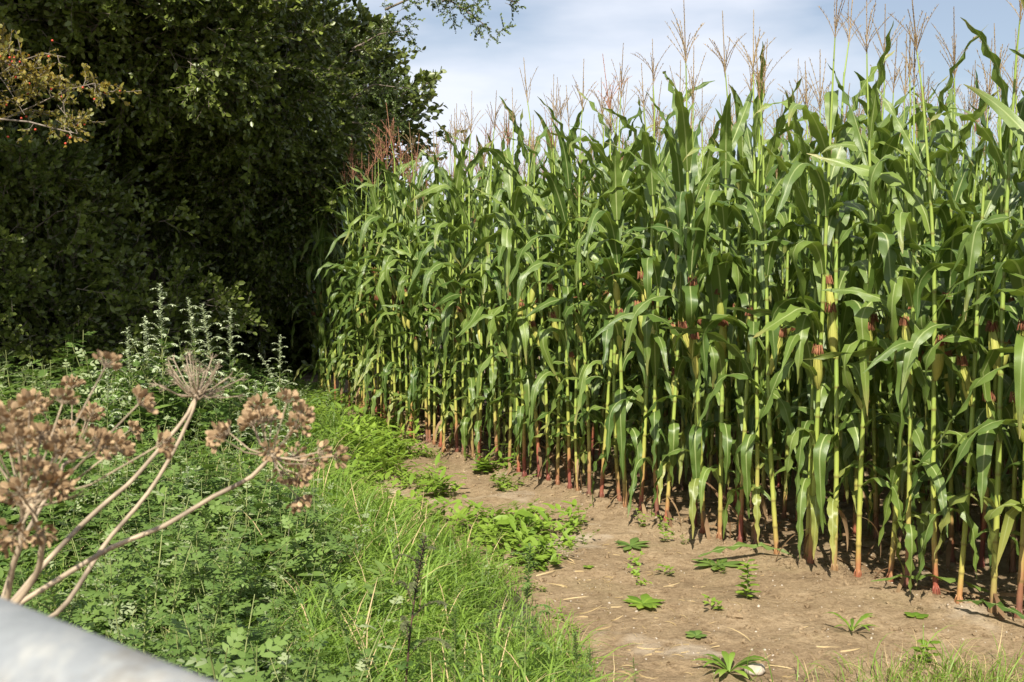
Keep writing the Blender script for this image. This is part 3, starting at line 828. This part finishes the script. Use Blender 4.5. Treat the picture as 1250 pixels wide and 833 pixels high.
def blade_tmpl(seed, L, W, bend, segs=5, m=0):
    rs = np.random.default_rng(seed); mb = MB(); t = np.linspace(0, 1, segs + 1)
    phi = R(rs.uniform(72, 88)) - R(bend) * t ** 1.6
    x = np.concatenate([[0], np.cumsum(np.cos(phi[1:]) * L / segs)]); z = np.concatenate([[0], np.cumsum(np.sin(phi[1:]) * L / segs)])
    blade(mb, np.stack([x, x * 0, z], 1), (rs.normal(0, .2), 1, 0), W * (1 - t ** 2.5) * .5 + .0004, across=1, m=m, r=rs.random()); return mb.arr()
GR = [blade_tmpl(k, L, .0075, b) for k, (L, b) in enumerate(((.30, 40), (.40, 95), (.28, 120), (.44, 80), (.38, 140), (.22, 30)))]
STR = [blade_tmpl(50 + k, L, .005, b, m=1) for k, (L, b) in enumerate(((.4, 60), (.3, 120)))]
# grass mask: strong on the right part of the verge, thin to the left where the weeds grow
n = 125000
x, y = verge_pts(n, 2.0, 10.5, 6, .03, 1.25)
px = 625 + F * x / y
g = np.clip((px - 190) / 170, .10, 1) * np.clip(1.2 - (y - 6.3) / 1.5, 0.12, 1)
e = edge_x(y) - x
cl = vnoise(x * 5, y * 5) * .6 + vnoise(x * 1.7 + 4, y * 1.7) * .6
keep = (rng.random(n) < g * np.clip(e / .35 + .12, 0, 1) * np.clip(cl * 2.0 - .3, .12, 1))
x, y, e, cl = x[keep], y[keep], e[keep], cl[keep]
hgt = np.clip(.45 + e / .7, .4, 1) * (0.55 + .6 * cl) * rng.uniform(.6, 1.15, len(x))
P = np.stack([x, y, bank(x, y) - .01], 1)
pk = rng.integers(0, 6, len(x)); dry = rng.random(len(x)) < .045; pk[dry] = 6 + rng.integers(0, 2, dry.sum())
print('grass', len(x))
v, f, a, mm = scatter(GR + STR, P, rotz(len(x), .18), hgt, pk)
o = link('grass', mesh_np('grass', v, f, a, mm, [M['grass'], M['straw']]), kind='stuff'); tag(o, 'long bright green grass growing on the verge beside the soil', 'grass')

def pinnate(mb, p, d, L, rs, m=0, lobes=3, w=.0075):
    """a divided leaf: narrow lobes on both sides of a rib"""
    d = nrm(d); up = np.array([0, 0, 1.0]); s = nrm(np.cross(d, up)); n_ = np.cross(s, d)
    droop = rs.uniform(.1, .5)
    r = rs.random()
    for k in range(lobes + 1):
        t = (k + .6) / (lobes + 1); c = p + d * L * t - up * droop * L * t * t
        ll = L * .42 * (1 - .45 * t)
        for sg in ((-1, 1) if k < lobes else (0,)):
            dd = nrm(s * sg * 1.0 + d * .9 + n_ * rs.normal(0, .15)) if sg else d
            pts = np.array([c, c + dd * ll * .5, c + dd * ll - up * ll * .15])
            blade(mb, pts, np.cross(dd, n_), np.array([w * .5, w, w * .12]) * L / .08, across=1, m=m, r=r)

def weed_tmpl(seed, H, n, leaf, mat_top=0, stem_m=1, lobes=3, silver=False):
    rs = np.random.default_rng(seed); mb = MB(); lean = rs.normal(0, .12, 2)
    f_ = lambda t: np.array([lean[0] * H * t * t, lean[1] * H * t * t, H * t])
    tube(mb, [f_(t) for t in np.linspace(0, 1, 6)], np.linspace(.0035, .001, 6), 4, m=stem_m, close=False)
    for k in range(n):
        t = .12 + .88 * k / n; az = k * 2.4 + rs.random() * .5; el = rs.uniform(.1, .8)
        pinnate(mb, f_(t), np.array([math.cos(az), math.sin(az), el]), leaf * (1.15 - .6 * t) * rs.uniform(.8, 1.2), rs, m=mat_top, lobes=lobes)
    return mb.arr()
def oval_tmpl(seed, H, n, leaf, w=.5, m=0):
    rs = np.random.default_rng(seed); mb = MB()
    for q in range(3):
        az0 = q * 2.1 + rs.random(); o = np.array([math.cos(az0), math.sin(az0), 0]) * H * .8
        f_ = lambda t: np.array([o[0] * t, o[1] * t, H * math.sin(t * 1.5)])
        tube(mb, [f_(t) for t in np.linspace(0, 1, 4)], .0012, 3, m=1, close=False)
        for k in range(n):
            t = (k + .7) / n; az = k * 1.57 + rs.random() * .4
            d = nrm(np.array([math.cos(az), math.sin(az), .35])); s = np.cross(d, [0, 0, 1.0])
            leaf_quad(mb, f_(t), d, s, leaf * rs.uniform(.7, 1.2), leaf * w * .5, rs.random(), m=m)
    return mb.arr()
WD = [weed_tmpl(k, H, n_, .10) for k, (H, n_) in enumerate(((.34, 15), (.44, 19), (.26, 12), (.38, 17)))]
WD += [weed_tmpl(10 + k, H, n_, .07, mat_top=2, lobes=2) for k, (H, n_) in enumerate(((.46, 16), (.36, 12)))]
WD += [oval_tmpl(30 + k, H, n_, lf_, .38) for k, (H, n_, lf_) in enumerate(((.30, 8, .075), (.22, 6, .10)))]
_sb = MB(); tube(_sb, [(0, 0, 0), (.03, .01, .3), (.09, .0, .55)], [.003, .0022, .001], 4, m=3); WD.append(_sb.arr())
# mugwort undergrowth: the left and middle of the verge
n = 7500
x, y = verge_pts(n, 2.0, 12.5, 7, .05, 1.1)
px = 625 + F * x / y; e = edge_x(y) - x
g = np.clip((470 - px) / 170, .07, 1) * np.clip(e / .4, 0, 1)
keep = rng.random(n) < g
x, y, px, e = x[keep], y[keep], px[keep], e[keep]
hs = np.clip(e / 1.3, .45, 1) * (.55 + .8 * vnoise(x * 1.6, y * 1.6)) * rng.uniform(.6, 1.35, len(x)) * np.where(y > 7.5, 1.35, 1.0)
P = np.stack([x, y, bank(x, y) - .01], 1)
pk = rng.choice(9, len(x), p=[.17, .165, .15, .165, .08, .07, .105, .085, .01]); pk[(pk >= 6) & (y < 3.8)] = 0; hs[pk == 8] *= .6
v, f, a, mm = scatter(WD, P, rotz(len(x), .2), hs, pk)
print('undergrowth', len(x))
o = link('undergrowth', mesh_np('undergrowth', v, f, a, mm, [M['weed'], M['green_stem'], M['silver_green'], M['twig']]), kind='stuff'); tag(o, 'tangled green mugwort undergrowth covering the bank on the verge', 'undergrowth')
# low chickweed carpet, creeping out over the soil by the maize corner
CW = [oval_tmpl(k, H, n_, lf_, w_) for k, (H, n_, lf_, w_) in enumerate(((.07, 6, .034, .62), (.10, 7, .04, .5), (.05, 5, .03, .62), (.10, 4, .085, .36), (.14, 4, .10, .30)))]
xs = []; ysl = []
x, y = verge_pts(5200, 4.5, 13.5, 5, -.1, .8); px = 625 + F * x / y
keep = rng.random(len(x)) < np.clip((px - 250) / 120, .08, 1) * np.clip((y - 5.5) / 2, .15, 1) * np.clip(vnoise(x * 3, y * 3) * 2.6 - .6, 0, 1); xs.append(x[keep]); ysl.append(y[keep])
for (q, rad, n_) in (((628, 660), .19, 58), ((590, 668), .16, 18), ((460, 560), .2, 90), ((430, 545), .35, 160), ((605, 580), .08, 14), ((515, 560), .10, 12), ((655, 688), .10, 22), ((500, 625), .08, 14),
                     ((540, 610), .06, 12), ((450, 585), .2, 90), ((460, 530), .2, 80), ((580, 655), .2, 15), ((640, 640), .15, 15), ((530, 640), .15, 10),
                     ((500, 590), .25, 25), ((620, 600), .1, 10), ((700, 660), .3, 10), ((800, 690), .5, 10)):
    p = gp(*q); k_ = np.clip(rng.standard_t(3, (2, n_)) * .5, -1.5, 1.5); xs.append(p.x + k_[0] * rad * 1.15); ysl.append(p.y + k_[1] * rad)
x = np.concatenate(xs); y = np.concatenate(ysl)
P = np.stack([x, y, bank(x, y) - .004], 1)
v, f, a, mm = scatter(CW, P, rotz(len(x), .25), rng.uniform(.5, 1.2, len(x)) * np.where(y < 5.6, .6, 1), rng.choice([0, 1, 2, 3, 4], len(x), p=[.25, .25, .2, .2, .1]))
o = link('ground_cover', mesh_np('ground_cover', v, f, a, mm, [M['low_weed'], M['green_stem']]), kind='stuff'); tag(o, 'low bright green chickweed creeping over the soil edge', 'ground cover')

# tall flowering mugworts: pale silvery heads
def mugwort_mesh(seed, H, pale=True, dense=1.0, thin=False):
    rs = np.random.default_rng(seed); st = MB(); lf = MB(); hd = MB()
    lean = rs.normal(0, .10, 2); f_ = lambda t: np.array([lean[0] * H * t * t, lean[1] * H * t * t, H * t])
    tube(st, [f_(t) for t in np.linspace(0, 1, 12)], np.linspace(.0048 if pale or thin else .0068, .0012 if pale or thin else .002, 12), 6)
    for k in range(int(26 * dense)):
        t = .15 + .6 * k / 26 / dense; az = k * 2.4 + rs.random() * .6
        pinnate(lf, f_(t), np.array([math.cos(az), math.sin(az), rs.uniform(.1, .7)]), .11 * (1.1 - .7 * t) * rs.uniform(.8, 1.2), rs, lobes=4)
    nb = int(22 * dense)
    for k in range(nb):
        t = .42 + .56 * k / nb; az = k * 2.4 + rs.random(); l = .17 * (1.15 - t) * 2.0 * rs.uniform(.7, 1.2) + .03
        o = np.array([math.cos(az), math.sin(az), 0]); p0 = f_(t)
        g_ = lambda q: p0 + o * l * (q * .75 - .1 * q * q) + np.array([0, 0, l * (q * 1.0 - .75 * q * q)])
        tube(st, [g_(q) for q in np.linspace(0, 1, 5)], np.linspace(.0018, .0007, 5), 4, close=False)
        for j in range(int(l / .0045)):
            q = .1 + .9 * j / (l / .0045); p = g_(q); a2 = j * 2.4
            d = nrm(np.array([math.cos(a2) * .7, math.sin(a2) * .7, .5 - q]) + o * .5)
            leaf_quad(hd, p, d, np.cross(d, [0.1, 0, 1.0]), rs.uniform(.010, .022), .0050, rs.random())
    for j in range(60):
        q = .72 + .28 * j / 60; a2 = j * 2.4; d = nrm(np.array([math.cos(a2), math.sin(a2), .6]))
        leaf_quad(hd, f_(q), d, np.cross(d, [0.1, 0, 1.0]), .030, .007, rs.random())
    return st.mesh('stem', [M['green_stem'] if pale or thin else M['red_stem']]), lf.mesh('foliage', [M['weed']]), hd.mesh('blossoms', [M['silver'] if pale else M['weed'] if thin else M['dark_bud']])
MG = [mugwort_mesh(k, 1.25) for k in range(4)]
MT = [mugwort_mesh(30 + k, .8, False, .4, True) for k in range(3)]
MD = [mugwort_mesh(20 + k, .8, False, .45) for k in range(3)]
def mug(px, ytop, Z, src, lab, grp, Hn):
    top = ray(px, ytop, Z); x = top.x; z0 = float(bank(np.array([x]), np.array([Z]))[0])
    r = empty('mugwort_plant', (x, Z, z0 - .01), random.random() * 6.28); s = (top.z - z0) / Hn
    r.scale = (s, s, s); tag(r, lab, 'weed', grp)
    for nme, me in zip(('stem', 'foliage', 'blossoms'), src[random.randrange(len(src))]): link(nme, me, r)
for (px, yt, Z, lab) in ((197, 344, 7.6, 'tallest silvery mugwort plume against the black hollow'), (243, 362, 7.8, 'silvery mugwort plume just right of the tallest one'),
        (264, 368, 7.5, 'pale mugwort plume second from the right in the tall clump'), (278, 375, 7.8, 'silvery mugwort plume at the right end of the tall clump'),
        (158, 398, 7.4, 'arching mugwort stem at the left end of the tall clump'), (180, 385, 7.9, 'slim mugwort plume just left of the tallest one'),
        (340, 408, 8.4, 'single silvery mugwort spire halfway to the maize corner'), (356, 430, 8.8, 'small mugwort spire behind the single one near the maize'),
        (128, 436, 6.6, 'sparse mugwort stem above the left seed heads'),
        (352, 478, 7.8, 'bushy grey-green mugwort closest to the maize corner'),
        (312, 462, 7.3, 'broad grey-green mugwort at the foot of the single silvery spire'), (372, 478, 8.6, 'low grey-green mugwort touching the maize corner'), (338, 492, 6.9, 'pale bushy mugwort above the right hogweed umbel'),
        (290, 500, 6.6, 'grey-green mugwort behind the middle hogweed seed head'), (318, 560, 5.4, 'grey-green mugwort plant below the right hogweed umbel'),
        (225, 560, 5.2, 'grey-green mugwort plant between the two leaning dead stems')):
    mug(px, yt, Z, MG, lab, 'silvery flowering mugworts', 1.25)
for (px, yt, Z, lab) in ((492, 655, 3.3, 'dark red-stemmed mugwort standing alone in the near grass'), (640, 665, 3.5, 'thin mugwort stem beside the leafy patch at the soil edge'),
        (100, 640, 2.6, 'leafy green mugwort low behind the gate rail'), (165, 690, 2.5, 'thin weed stem just above the gate rail'),
        (437, 700, 3.2, 'thin weed stem in the grass left of the dark-stemmed one'), (705, 765, 3.5, 'pale mugwort tip where grass meets soil'),
        (722, 790, 3.6, 'shortest mugwort tip at the corner of the grass'), (598, 750, 3.2, 'mugwort tip in the near grass below the leafy patch'), (775, 800, 3.9, 'leafy weed on bare soil at the bottom of the photo'),
        (555, 740, 3.3, 'thin weed stem between the dark stem and the mugwort tip'), (240, 660, 3.0, 'short leafy weed stem above the gate rail in the middle of the bank'),
        (330, 720, 3.0, 'short leafy weed stem in grass below the right hogweed umbel')):
    mug(px, yt, Z, MD if px == 492 else MT, lab, 'thin weeds standing in the near grass', .8)

# weeds on the bare soil, each its own thing
def rosette(name, q, n_, L, w, label, up=.5, mat='low_weed', H=.0):
    p = gp(*q); rs = np.random.default_rng(int(q[0])); mb = MB()
    for k in range(n_):
        az = k * 2.4 + rs.random() * .4; t = np.linspace(0, 1, 6); l = L * rs.uniform(.7, 1.15); h0 = H * k / n_
        e = rs.uniform(.5, 1.2) * up
        pts = np.stack([np.cos(az) * l * t, np.sin(az) * l * t, .006 + h0 + l * (e * t - .75 * e * t * t)], 1)
        blade(mb, pts, (-math.sin(az), math.cos(az), 0), w * l * np.array([.12, .28, .5, .6, .4, .04]), fold=.2, across=2, r=rs.random())
    if H: tube(mb, [(0, 0, 0), (0.005, 0, H * .6), (0, 0.01, H)], [.004, .003, .002], 5, m=1)
    o = link(name, mb.mesh(name, [M[mat], M['green_stem']])); o.location = (p.x, p.y, gz(p.x, p.y)); tag(o, label, 'weed', 'weeds on the bare soil')
rosette('soil_weed', (785, 738), 12, .10, .34, 'bright green star-shaped rosette weed alone on the bare path')
rosette('soil_weed', (912, 733), 30, .06, .45, 'upright leafy weed at the soil edge below the maize stalks', .6, H=.17)
rosette('soil_weed', (890, 825), 13, .14, .16, 'grassy green tuft on bare soil beside the pale stone', 1.3, 'grass')
rosette('soil_weed', (1118, 758), 5, .055, .7, 'broad-leaved seedling at the foot of the right-hand maize', .5)
rosette('soil_weed', (590, 582), 16, .10, .5, 'leafy green weed at the maize foot by the narrow end of the path', .7, H=.08)
rosette('soil_weed', (850, 780), 7, .05, .6, 'tiny weed seedling in the middle of the soil', .5, 'weed')
rosette('soil_weed', (1130, 815), 14, .05, .6, 'broad-leaved weed in the corner grass at the lower right', .7, H=.08)
rosette('soil_weed', (718, 695), 6, .035, .6, 'smallest seedling on the soil right of the leafy patch', .5)
rosette('soil_weed', (650, 628), 8, .06, .4, 'small weed against the maize stalks above the leafy patch', .8)
rosette('soil_weed', (875, 690), 8, .14, .3, 'sprawling green weed at the feet of the middle maize stalks', .4, 'weed')
rosette('soil_weed', (770, 668), 8, .13, .3, 'flat leafy weed under the maize where pale soil begins', .4, 'weed')
rosette('soil_weed', (1040, 775), 9, .12, .12, 'small blades of grass sprouting from soil below the row', 1.4, 'grass')

# corner grass at the lower right
n = 700; c = gp(1165, 835); x = c.x + rng.normal(0, .28, n); y = c.y + rng.normal(-.05, .10, n)
P = np.stack([x, y, ground_z(x, y) - .004], 1)
v, f, a, mm = scatter(GR + STR, P, rotz(n, .25), rng.uniform(.2, .6, n), rng.choice([0, 1, 2, 3, 4, 5, 6, 7], n))
o = link('corner_grass', mesh_np('corner_grass', v, f, a, mm, [M['grass'], M['straw']]), kind='stuff'); tag(o, 'short mixed grass sprouting from soil in the lower right corner', 'grass')

# small stones and dry scraps on the soil
mb = MB()
for k in range(4):
    pass
rk = []
for k in range(4):
    m_ = MB(); ball(m_, (0, 0, 0), 1, 6, sc=(1, .75, .5)); v, f, a, q = m_.arr(); v = v * (1 + .25 * np.random.default_rng(k).normal(size=(len(v), 1))); rk.append((v, f, a, q))
n = 1500; y = 3.6 + 7 * rng.random(n) ** 1.3; x = edge_x(y) - .1 + rng.random(n) * 2.6
P = np.stack([x, y, ground_z(x, y) + .001], 1)
v, f, a, mm = scatter(rk, P, rotz(n, .4), rng.gamma(1.6, .0016, n) + .001, rng.integers(0, 4, n))
o = link('pebbles', mesh_np('pebbles', v, f, a, mm, [M['stone']]), kind='stuff'); tag(o, 'small pale pebbles and crumbs scattered over the bare soil', 'pebbles')
n = 5200; ya = 3.6 + 7.5 * rng.random(n) ** 1.3; xa = edge_x(ya) - .1 + rng.random(n) * 2.4
near_row = rng.random(n) < .45; sr = rng.uniform(-1, rowlen, n); wr = rng.normal(.02, .13, n) - bow(sr)
xa = np.where(near_row, ROW_A.x + u2.x * sr + n2v.x * wr, xa); ya = np.where(near_row, ROW_A.y + u2.y * sr + n2v.y * wr, ya)
P = np.stack([xa, ya, ground_z(xa, ya) + .001], 1)
v, f, a, mm = scatter(rk, P, rotz(n, .5), rng.gamma(1.5, .0040, n) + .002, rng.integers(0, 4, n))
o = link('soil_crumbs', mesh_np('soil_crumbs', v, f, a, mm, [M['soil']], smooth=False), kind='stuff'); tag(o, 'small crumbs and clods of dry brown soil along the maize foot', 'clods')
SC = [blade_tmpl(90 + k, L, .006, b) for k, (L, b) in enumerate(((.12, 160), (.18, 90), (.08, 60)))]
n = 420; y = 3.6 + 6 * rng.random(n) ** 1.4; x = edge_x(y) - .05 + np.abs(rng.normal(0, .6, n)); P = np.stack([x, y, ground_z(x, y) + .003], 1)
Rr = rotz(n, .2); Rl = np.array([[0, 0, 1.0], [1.0, 0, 0], [0, 1.0, 0]]); Rr = Rr @ Rl
v, f, a, mm = scatter(SC, P, Rr, rng.uniform(.3, 1.0, n), rng.integers(0, 3, n))
o = link('straw_scraps', mesh_np('straw_scraps', v, f, a, mm, [M['straw']]), kind='stuff'); tag(o, 'dry straw scraps lying on the bare soil', 'straw')
p = gp(921, 824); mb = MB(); ball(mb, (0, 0, .018), .042, 14, sc=(1, .8, .62))
vv = mb.v[0]; vv += (vnoise(vv[:, 0] * 60 + 3, vv[:, 2] * 60 + vv[:, 1] * 40)[:, None] - .5) * .012
o = link('field_stone', mb.mesh('field_stone', [M['stone']])); o.location = (p.x, p.y, gz(p.x, p.y)); tag(o, 'single pale rounded stone half sunk in the bare soil', 'stone')

# ------------------------------------------------------------------ dead hogweed by the gate
def hogweed(base, node, stems, label, seed):
    """base on the ground, node where the stems part; stems: (list of path points, hub, spread direction, rays, ray length, full)"""
    rs = np.random.default_rng(seed); base = np.array(base, float); root = empty('dead_hogweed', base); tag(root, label, 'dead plant', 'dead hogweed plants behind the gate')
    mb = MB(); tube(mb, limb_pts(base - (0, 0, .05), node, .02) - base, np.linspace(.008, .006, 8), 8)
    link('stem', mb.mesh('stem', [M['hog_stem']]), root)
    for (path, axis_, nr, rl, full, opn) in stems:
        mb = MB(); pts = [np.array(node, float)] + [np.array(q, float) for q in path]
        # smooth the path
        t = np.linspace(0, len(pts) - 1, 22); P = np.array(pts)
        def cat(t_):
            i = min(int(t_), len(P) - 2); f_ = t_ - i; p0 = P[max(i - 1, 0)]; p1 = P[i]; p2 = P[i + 1]; p3 = P[min(i + 2, len(P) - 1)]
            return .5 * (2 * p1 + (p2 - p0) * f_ + (2 * p0 - 5 * p1 + 4 * p2 - p3) * f_ ** 2 + (3 * p1 - p0 - 3 * p2 + p3) * f_ ** 3)
        C = np.array([cat(q) for q in t])
        wob = np.stack([np.interp(t, np.linspace(0, len(pts) - 1, 8), rs.normal(0, .002, 8)) for _ in range(3)], 1)
        tube(mb, C + wob - base, np.interp(np.linspace(0, 1, 22), [0, .05, .1, .5, 1], [.0036, .0040, .0031, .0027, .0024]), 8)
        st = link('stem', mb.mesh('stem', [M['hog_stem']]), root)
        hub = C[-1]; ax = nrm(axis_)
        um = MB(); heads = []; x_ = nrm(np.cross(ax, [.3, .9, .1])); y_ = np.cross(ax, x_)
        ball(um, hub - base, .006, 8)
        for k in range(nr):
            q = (k + .5) / nr; th = opn * math.sqrt(q) * rs.uniform(.85, 1.1); ph = k * 2.4 + rs.normal(0, .2)
            d = nrm(ax * math.cos(th) + (x_ * math.cos(ph) + y_ * math.sin(ph)) * math.sin(th))
            l = rl * rs.uniform(.5, 1.35); e = hub + d * l + ax * l * .10 * math.sin(th)
            tube(um, np.array([hub, hub + d * l * .5 - ax * .003, e]) - base, [.0011, .0009, .0008], 5)
            if rs.random() > full:
                # a bare umbellet: only its little rays are left
                for j in range(6):
                    d2 = nrm(d * .8 + rs.normal(size=3) * .5); tube(um, np.array([e, e + d2 * .010]) - base, [.0004, .0003], 3)
                continue
            sd = MB(); heads.append(sd)
            x2 = nrm(np.cross(d, [.2, .3, .9])); y2 = np.cross(d, x2); ns = rs.integers(18, 26)
            for j in range(ns):
                q2 = (j + .5) / ns; t2 = 1.25 * math.sqrt(q2); p2 = j * 2.4
                d2 = nrm(d * math.cos(t2) + (x2 * math.cos(p2) + y2 * math.sin(p2)) * math.sin(t2))
                l2 = rs.uniform(.007, .013); s0 = e + d2 * l2
                tube(um, np.array([e, s0]) - base, [.0005, .0004], 3, close=False)
                # seed: a flat ellipse, stood on its edge along the little ray
                sl_ = rs.uniform(.0062, .0088); tt = np.array([0, .25, .6, .88, 1.0]); sid = nrm(rs.normal(size=3))
                blade(sd, s0 - base + d2 * (tt * sl_)[:, None], sid, .0031 * np.array([.25, .8, 1.0, .7, .25]), across=2, fold=rs.uniform(.2, .6), r=rs.random())
                blade(sd, s0 - base + d2 * (tt * sl_)[:, None] + nrm(np.cross(sid, d2)) * .0014, sid, .0030 * np.array([.25, .8, 1.0, .7, .25]), across=2, fold=rs.uniform(-.6, -.2), r=rs.random())
        ub = link('umbel', um.mesh('umbel', [M['hog_stem']]), root)
        for sd in heads: link('seed_head', sd.mesh('seed_head', [M['hog_seed']]), ub)
    return root
A3 = lambda px, py, Z: np.array(ray(px, py, Z))
ndA = A3(8, 745, 1.06)
hogweed((ndA[0] - .02, 1.10, 0), ndA, [
    ([A3(14, 700, 1.05), A3(24, 655, 1.04), A3(31, 616, 1.03)], (.08, -.05, 1), 27, .106, .92, 1.25),
    ([A3(45, 700, 1.05), A3(53, 665, 1.03), A3(46, 640, 1.01), A3(38, 622, 1.00)], (.3, -.8, .2), 8, .04, .9, 1.2),
], 'dead hogweed with a dense brown seed head at the left edge of the photo', 5)
ndB = A3(-12, 770, 1.16)
hogweed((ndB[0] + .03, 1.25, 0), ndB, [
    ([A3(30, 735, 1.17), A3(120, 680, 1.20), A3(210, 635, 1.22), A3(290, 590, 1.25), A3(333, 558, 1.26)], (.5, -.15, .75), 18, .058, .95, 1.9),
    ([A3(100, 640, 1.30), A3(170, 575, 1.38), A3(215, 525, 1.42), A3(240, 484, 1.45)], (.15, -.1, 1), 30, .050, .03, 1.5),
    ([A3(70, 745, 1.25), A3(130, 665, 1.33), A3(190, 590, 1.40), A3(238, 500, 1.44), A3(243, 480, 1.45)], (.3, -.2, .8), 14, .045, .05, 1.5),
    ([A3(20, 680, 1.35), A3(60, 600, 1.42), A3(88, 560, 1.45)], (.2, -.1, 1), 14, .07, .9, 1.3),
], 'dead hogweed with long bare stems leaning over the bank to bare and brown umbels', 9)

# ------------------------------------------------------------------ field gate: galvanised tube rails; only the top rail is seen
gm, nt, out = new_mat('galvanised_steel')
tcn = nt.nodes.new('ShaderNodeTexCoord'); nz = nt.nodes.new('ShaderNodeTexNoise'); nz.inputs['Scale'].default_value = 26; nz.inputs['Detail'].default_value = 7; nz.inputs['Roughness'].default_value = .65
vo = nt.nodes.new('ShaderNodeTexVoronoi'); vo.inputs['Scale'].default_value = 130
nt.links.new(tcn.outputs['Object'], nz.inputs['Vector']); nt.links.new(tcn.outputs['Object'], vo.inputs['Vector'])
rp = ramp(nt, [(0.3, (0.24, 0.26, 0.27)), (0.5, (0.33, 0.35, 0.36)), (0.62, (0.46, 0.46, 0.43)), (.75, (.40, .34, .28))]); nt.links.new(nz.outputs[0], rp.inputs[0])
bs = nt.nodes.new('ShaderNodeBsdfPrincipled'); n7 = nt.nodes.new('ShaderNodeTexNoise'); n7.inputs['Scale'].default_value = 9; n7.inputs['Detail'].default_value = 8; n7.inputs['Roughness'].default_value = .75; nt.links.new(tcn.outputs['Object'], n7.inputs['Vector'])
cg = mixc(nt, mth(nt, 'MULTIPLY_ADD', n7.outputs[0], 8, -4.6, clamp=True), rp.outputs[0], (.25, .22, .17))
cg = mixc(nt, mth(nt, 'MULTIPLY', vo.outputs['Distance'], .5, clamp=True), cg, (.2, .21, .22))
nt.links.new(cg, bs.inputs['Base Color']); bs.inputs['Metallic'].default_value = .35
nt.links.new(mth(nt, 'MULTIPLY_ADD', vo.outputs['Distance'], .2, .42), bs.inputs['Roughness'])
bpn = nt.nodes.new('ShaderNodeBump'); bpn.inputs['Strength'].default_value = .15; bpn.inputs['Distance'].default_value = .004; nt.links.new(nz.outputs[0], bpn.inputs['Height']); nt.links.new(bpn.outputs[0], bs.inputs['Normal'])
nt.links.new(bs.outputs[0], out.inputs[0])
gA = np.array(ray(0, 733, .45)); gB = np.array(ray(252, 833, .36))
gd = nrm((gB - gA) * np.array([1, 1, 0])); zt = (gA[2] + gB[2]) / 2
print('gate', gA, gB)
rt = .024
mid = (gA + gB) / 2; e0 = mid - gd * 1.9; e1 = mid + gd * 1.3
root = empty('field_gate', (e0[0], e0[1], 0)); tag(root, 'galvanised steel tube gate, its round grey top rail crossing the near corner', 'gate')
o0 = np.array([e0[0], e0[1], 0.0])
for k, h in enumerate((zt - rt * 1.12, zt - .30, zt - .55, zt - .78, zt - .98, zt - 1.16)):
    mb = MB(); a_ = np.array([e0[0], e0[1], h]); b_ = np.array([e1[0], e1[1], h])
    tube(mb, np.array([a_ + (b_ - a_) * t for t in np.linspace(0, 1, 12)]) - o0, rt if k == 0 else .017, 32 if k == 0 else 16)
    link('rail', mb.mesh('rail', [gm]), root)
for e in (e0, e1):
    mb = MB(); tube(mb, np.array([[e[0], e[1], .12], [e[0], e[1], zt - rt * .4]]) - o0, rt, 20); link('upright', mb.mesh('upright', [gm]), root)
for e, lab in ((e0 - gd * .12, 'wooden gate post on the hinge side of the steel gate'),):
    mb = MB(); tube(mb, [(0, 0, -.3), (0, 0, 1.35)], .07, 14); ball(mb, (0, 0, 1.35), .07, 14, sc=(1, 1, .2))
    o = link('gate_post', mb.mesh('gate_post', [M['bark']])); o.location = (e[0], e[1], 0); tag(o, lab, 'post')
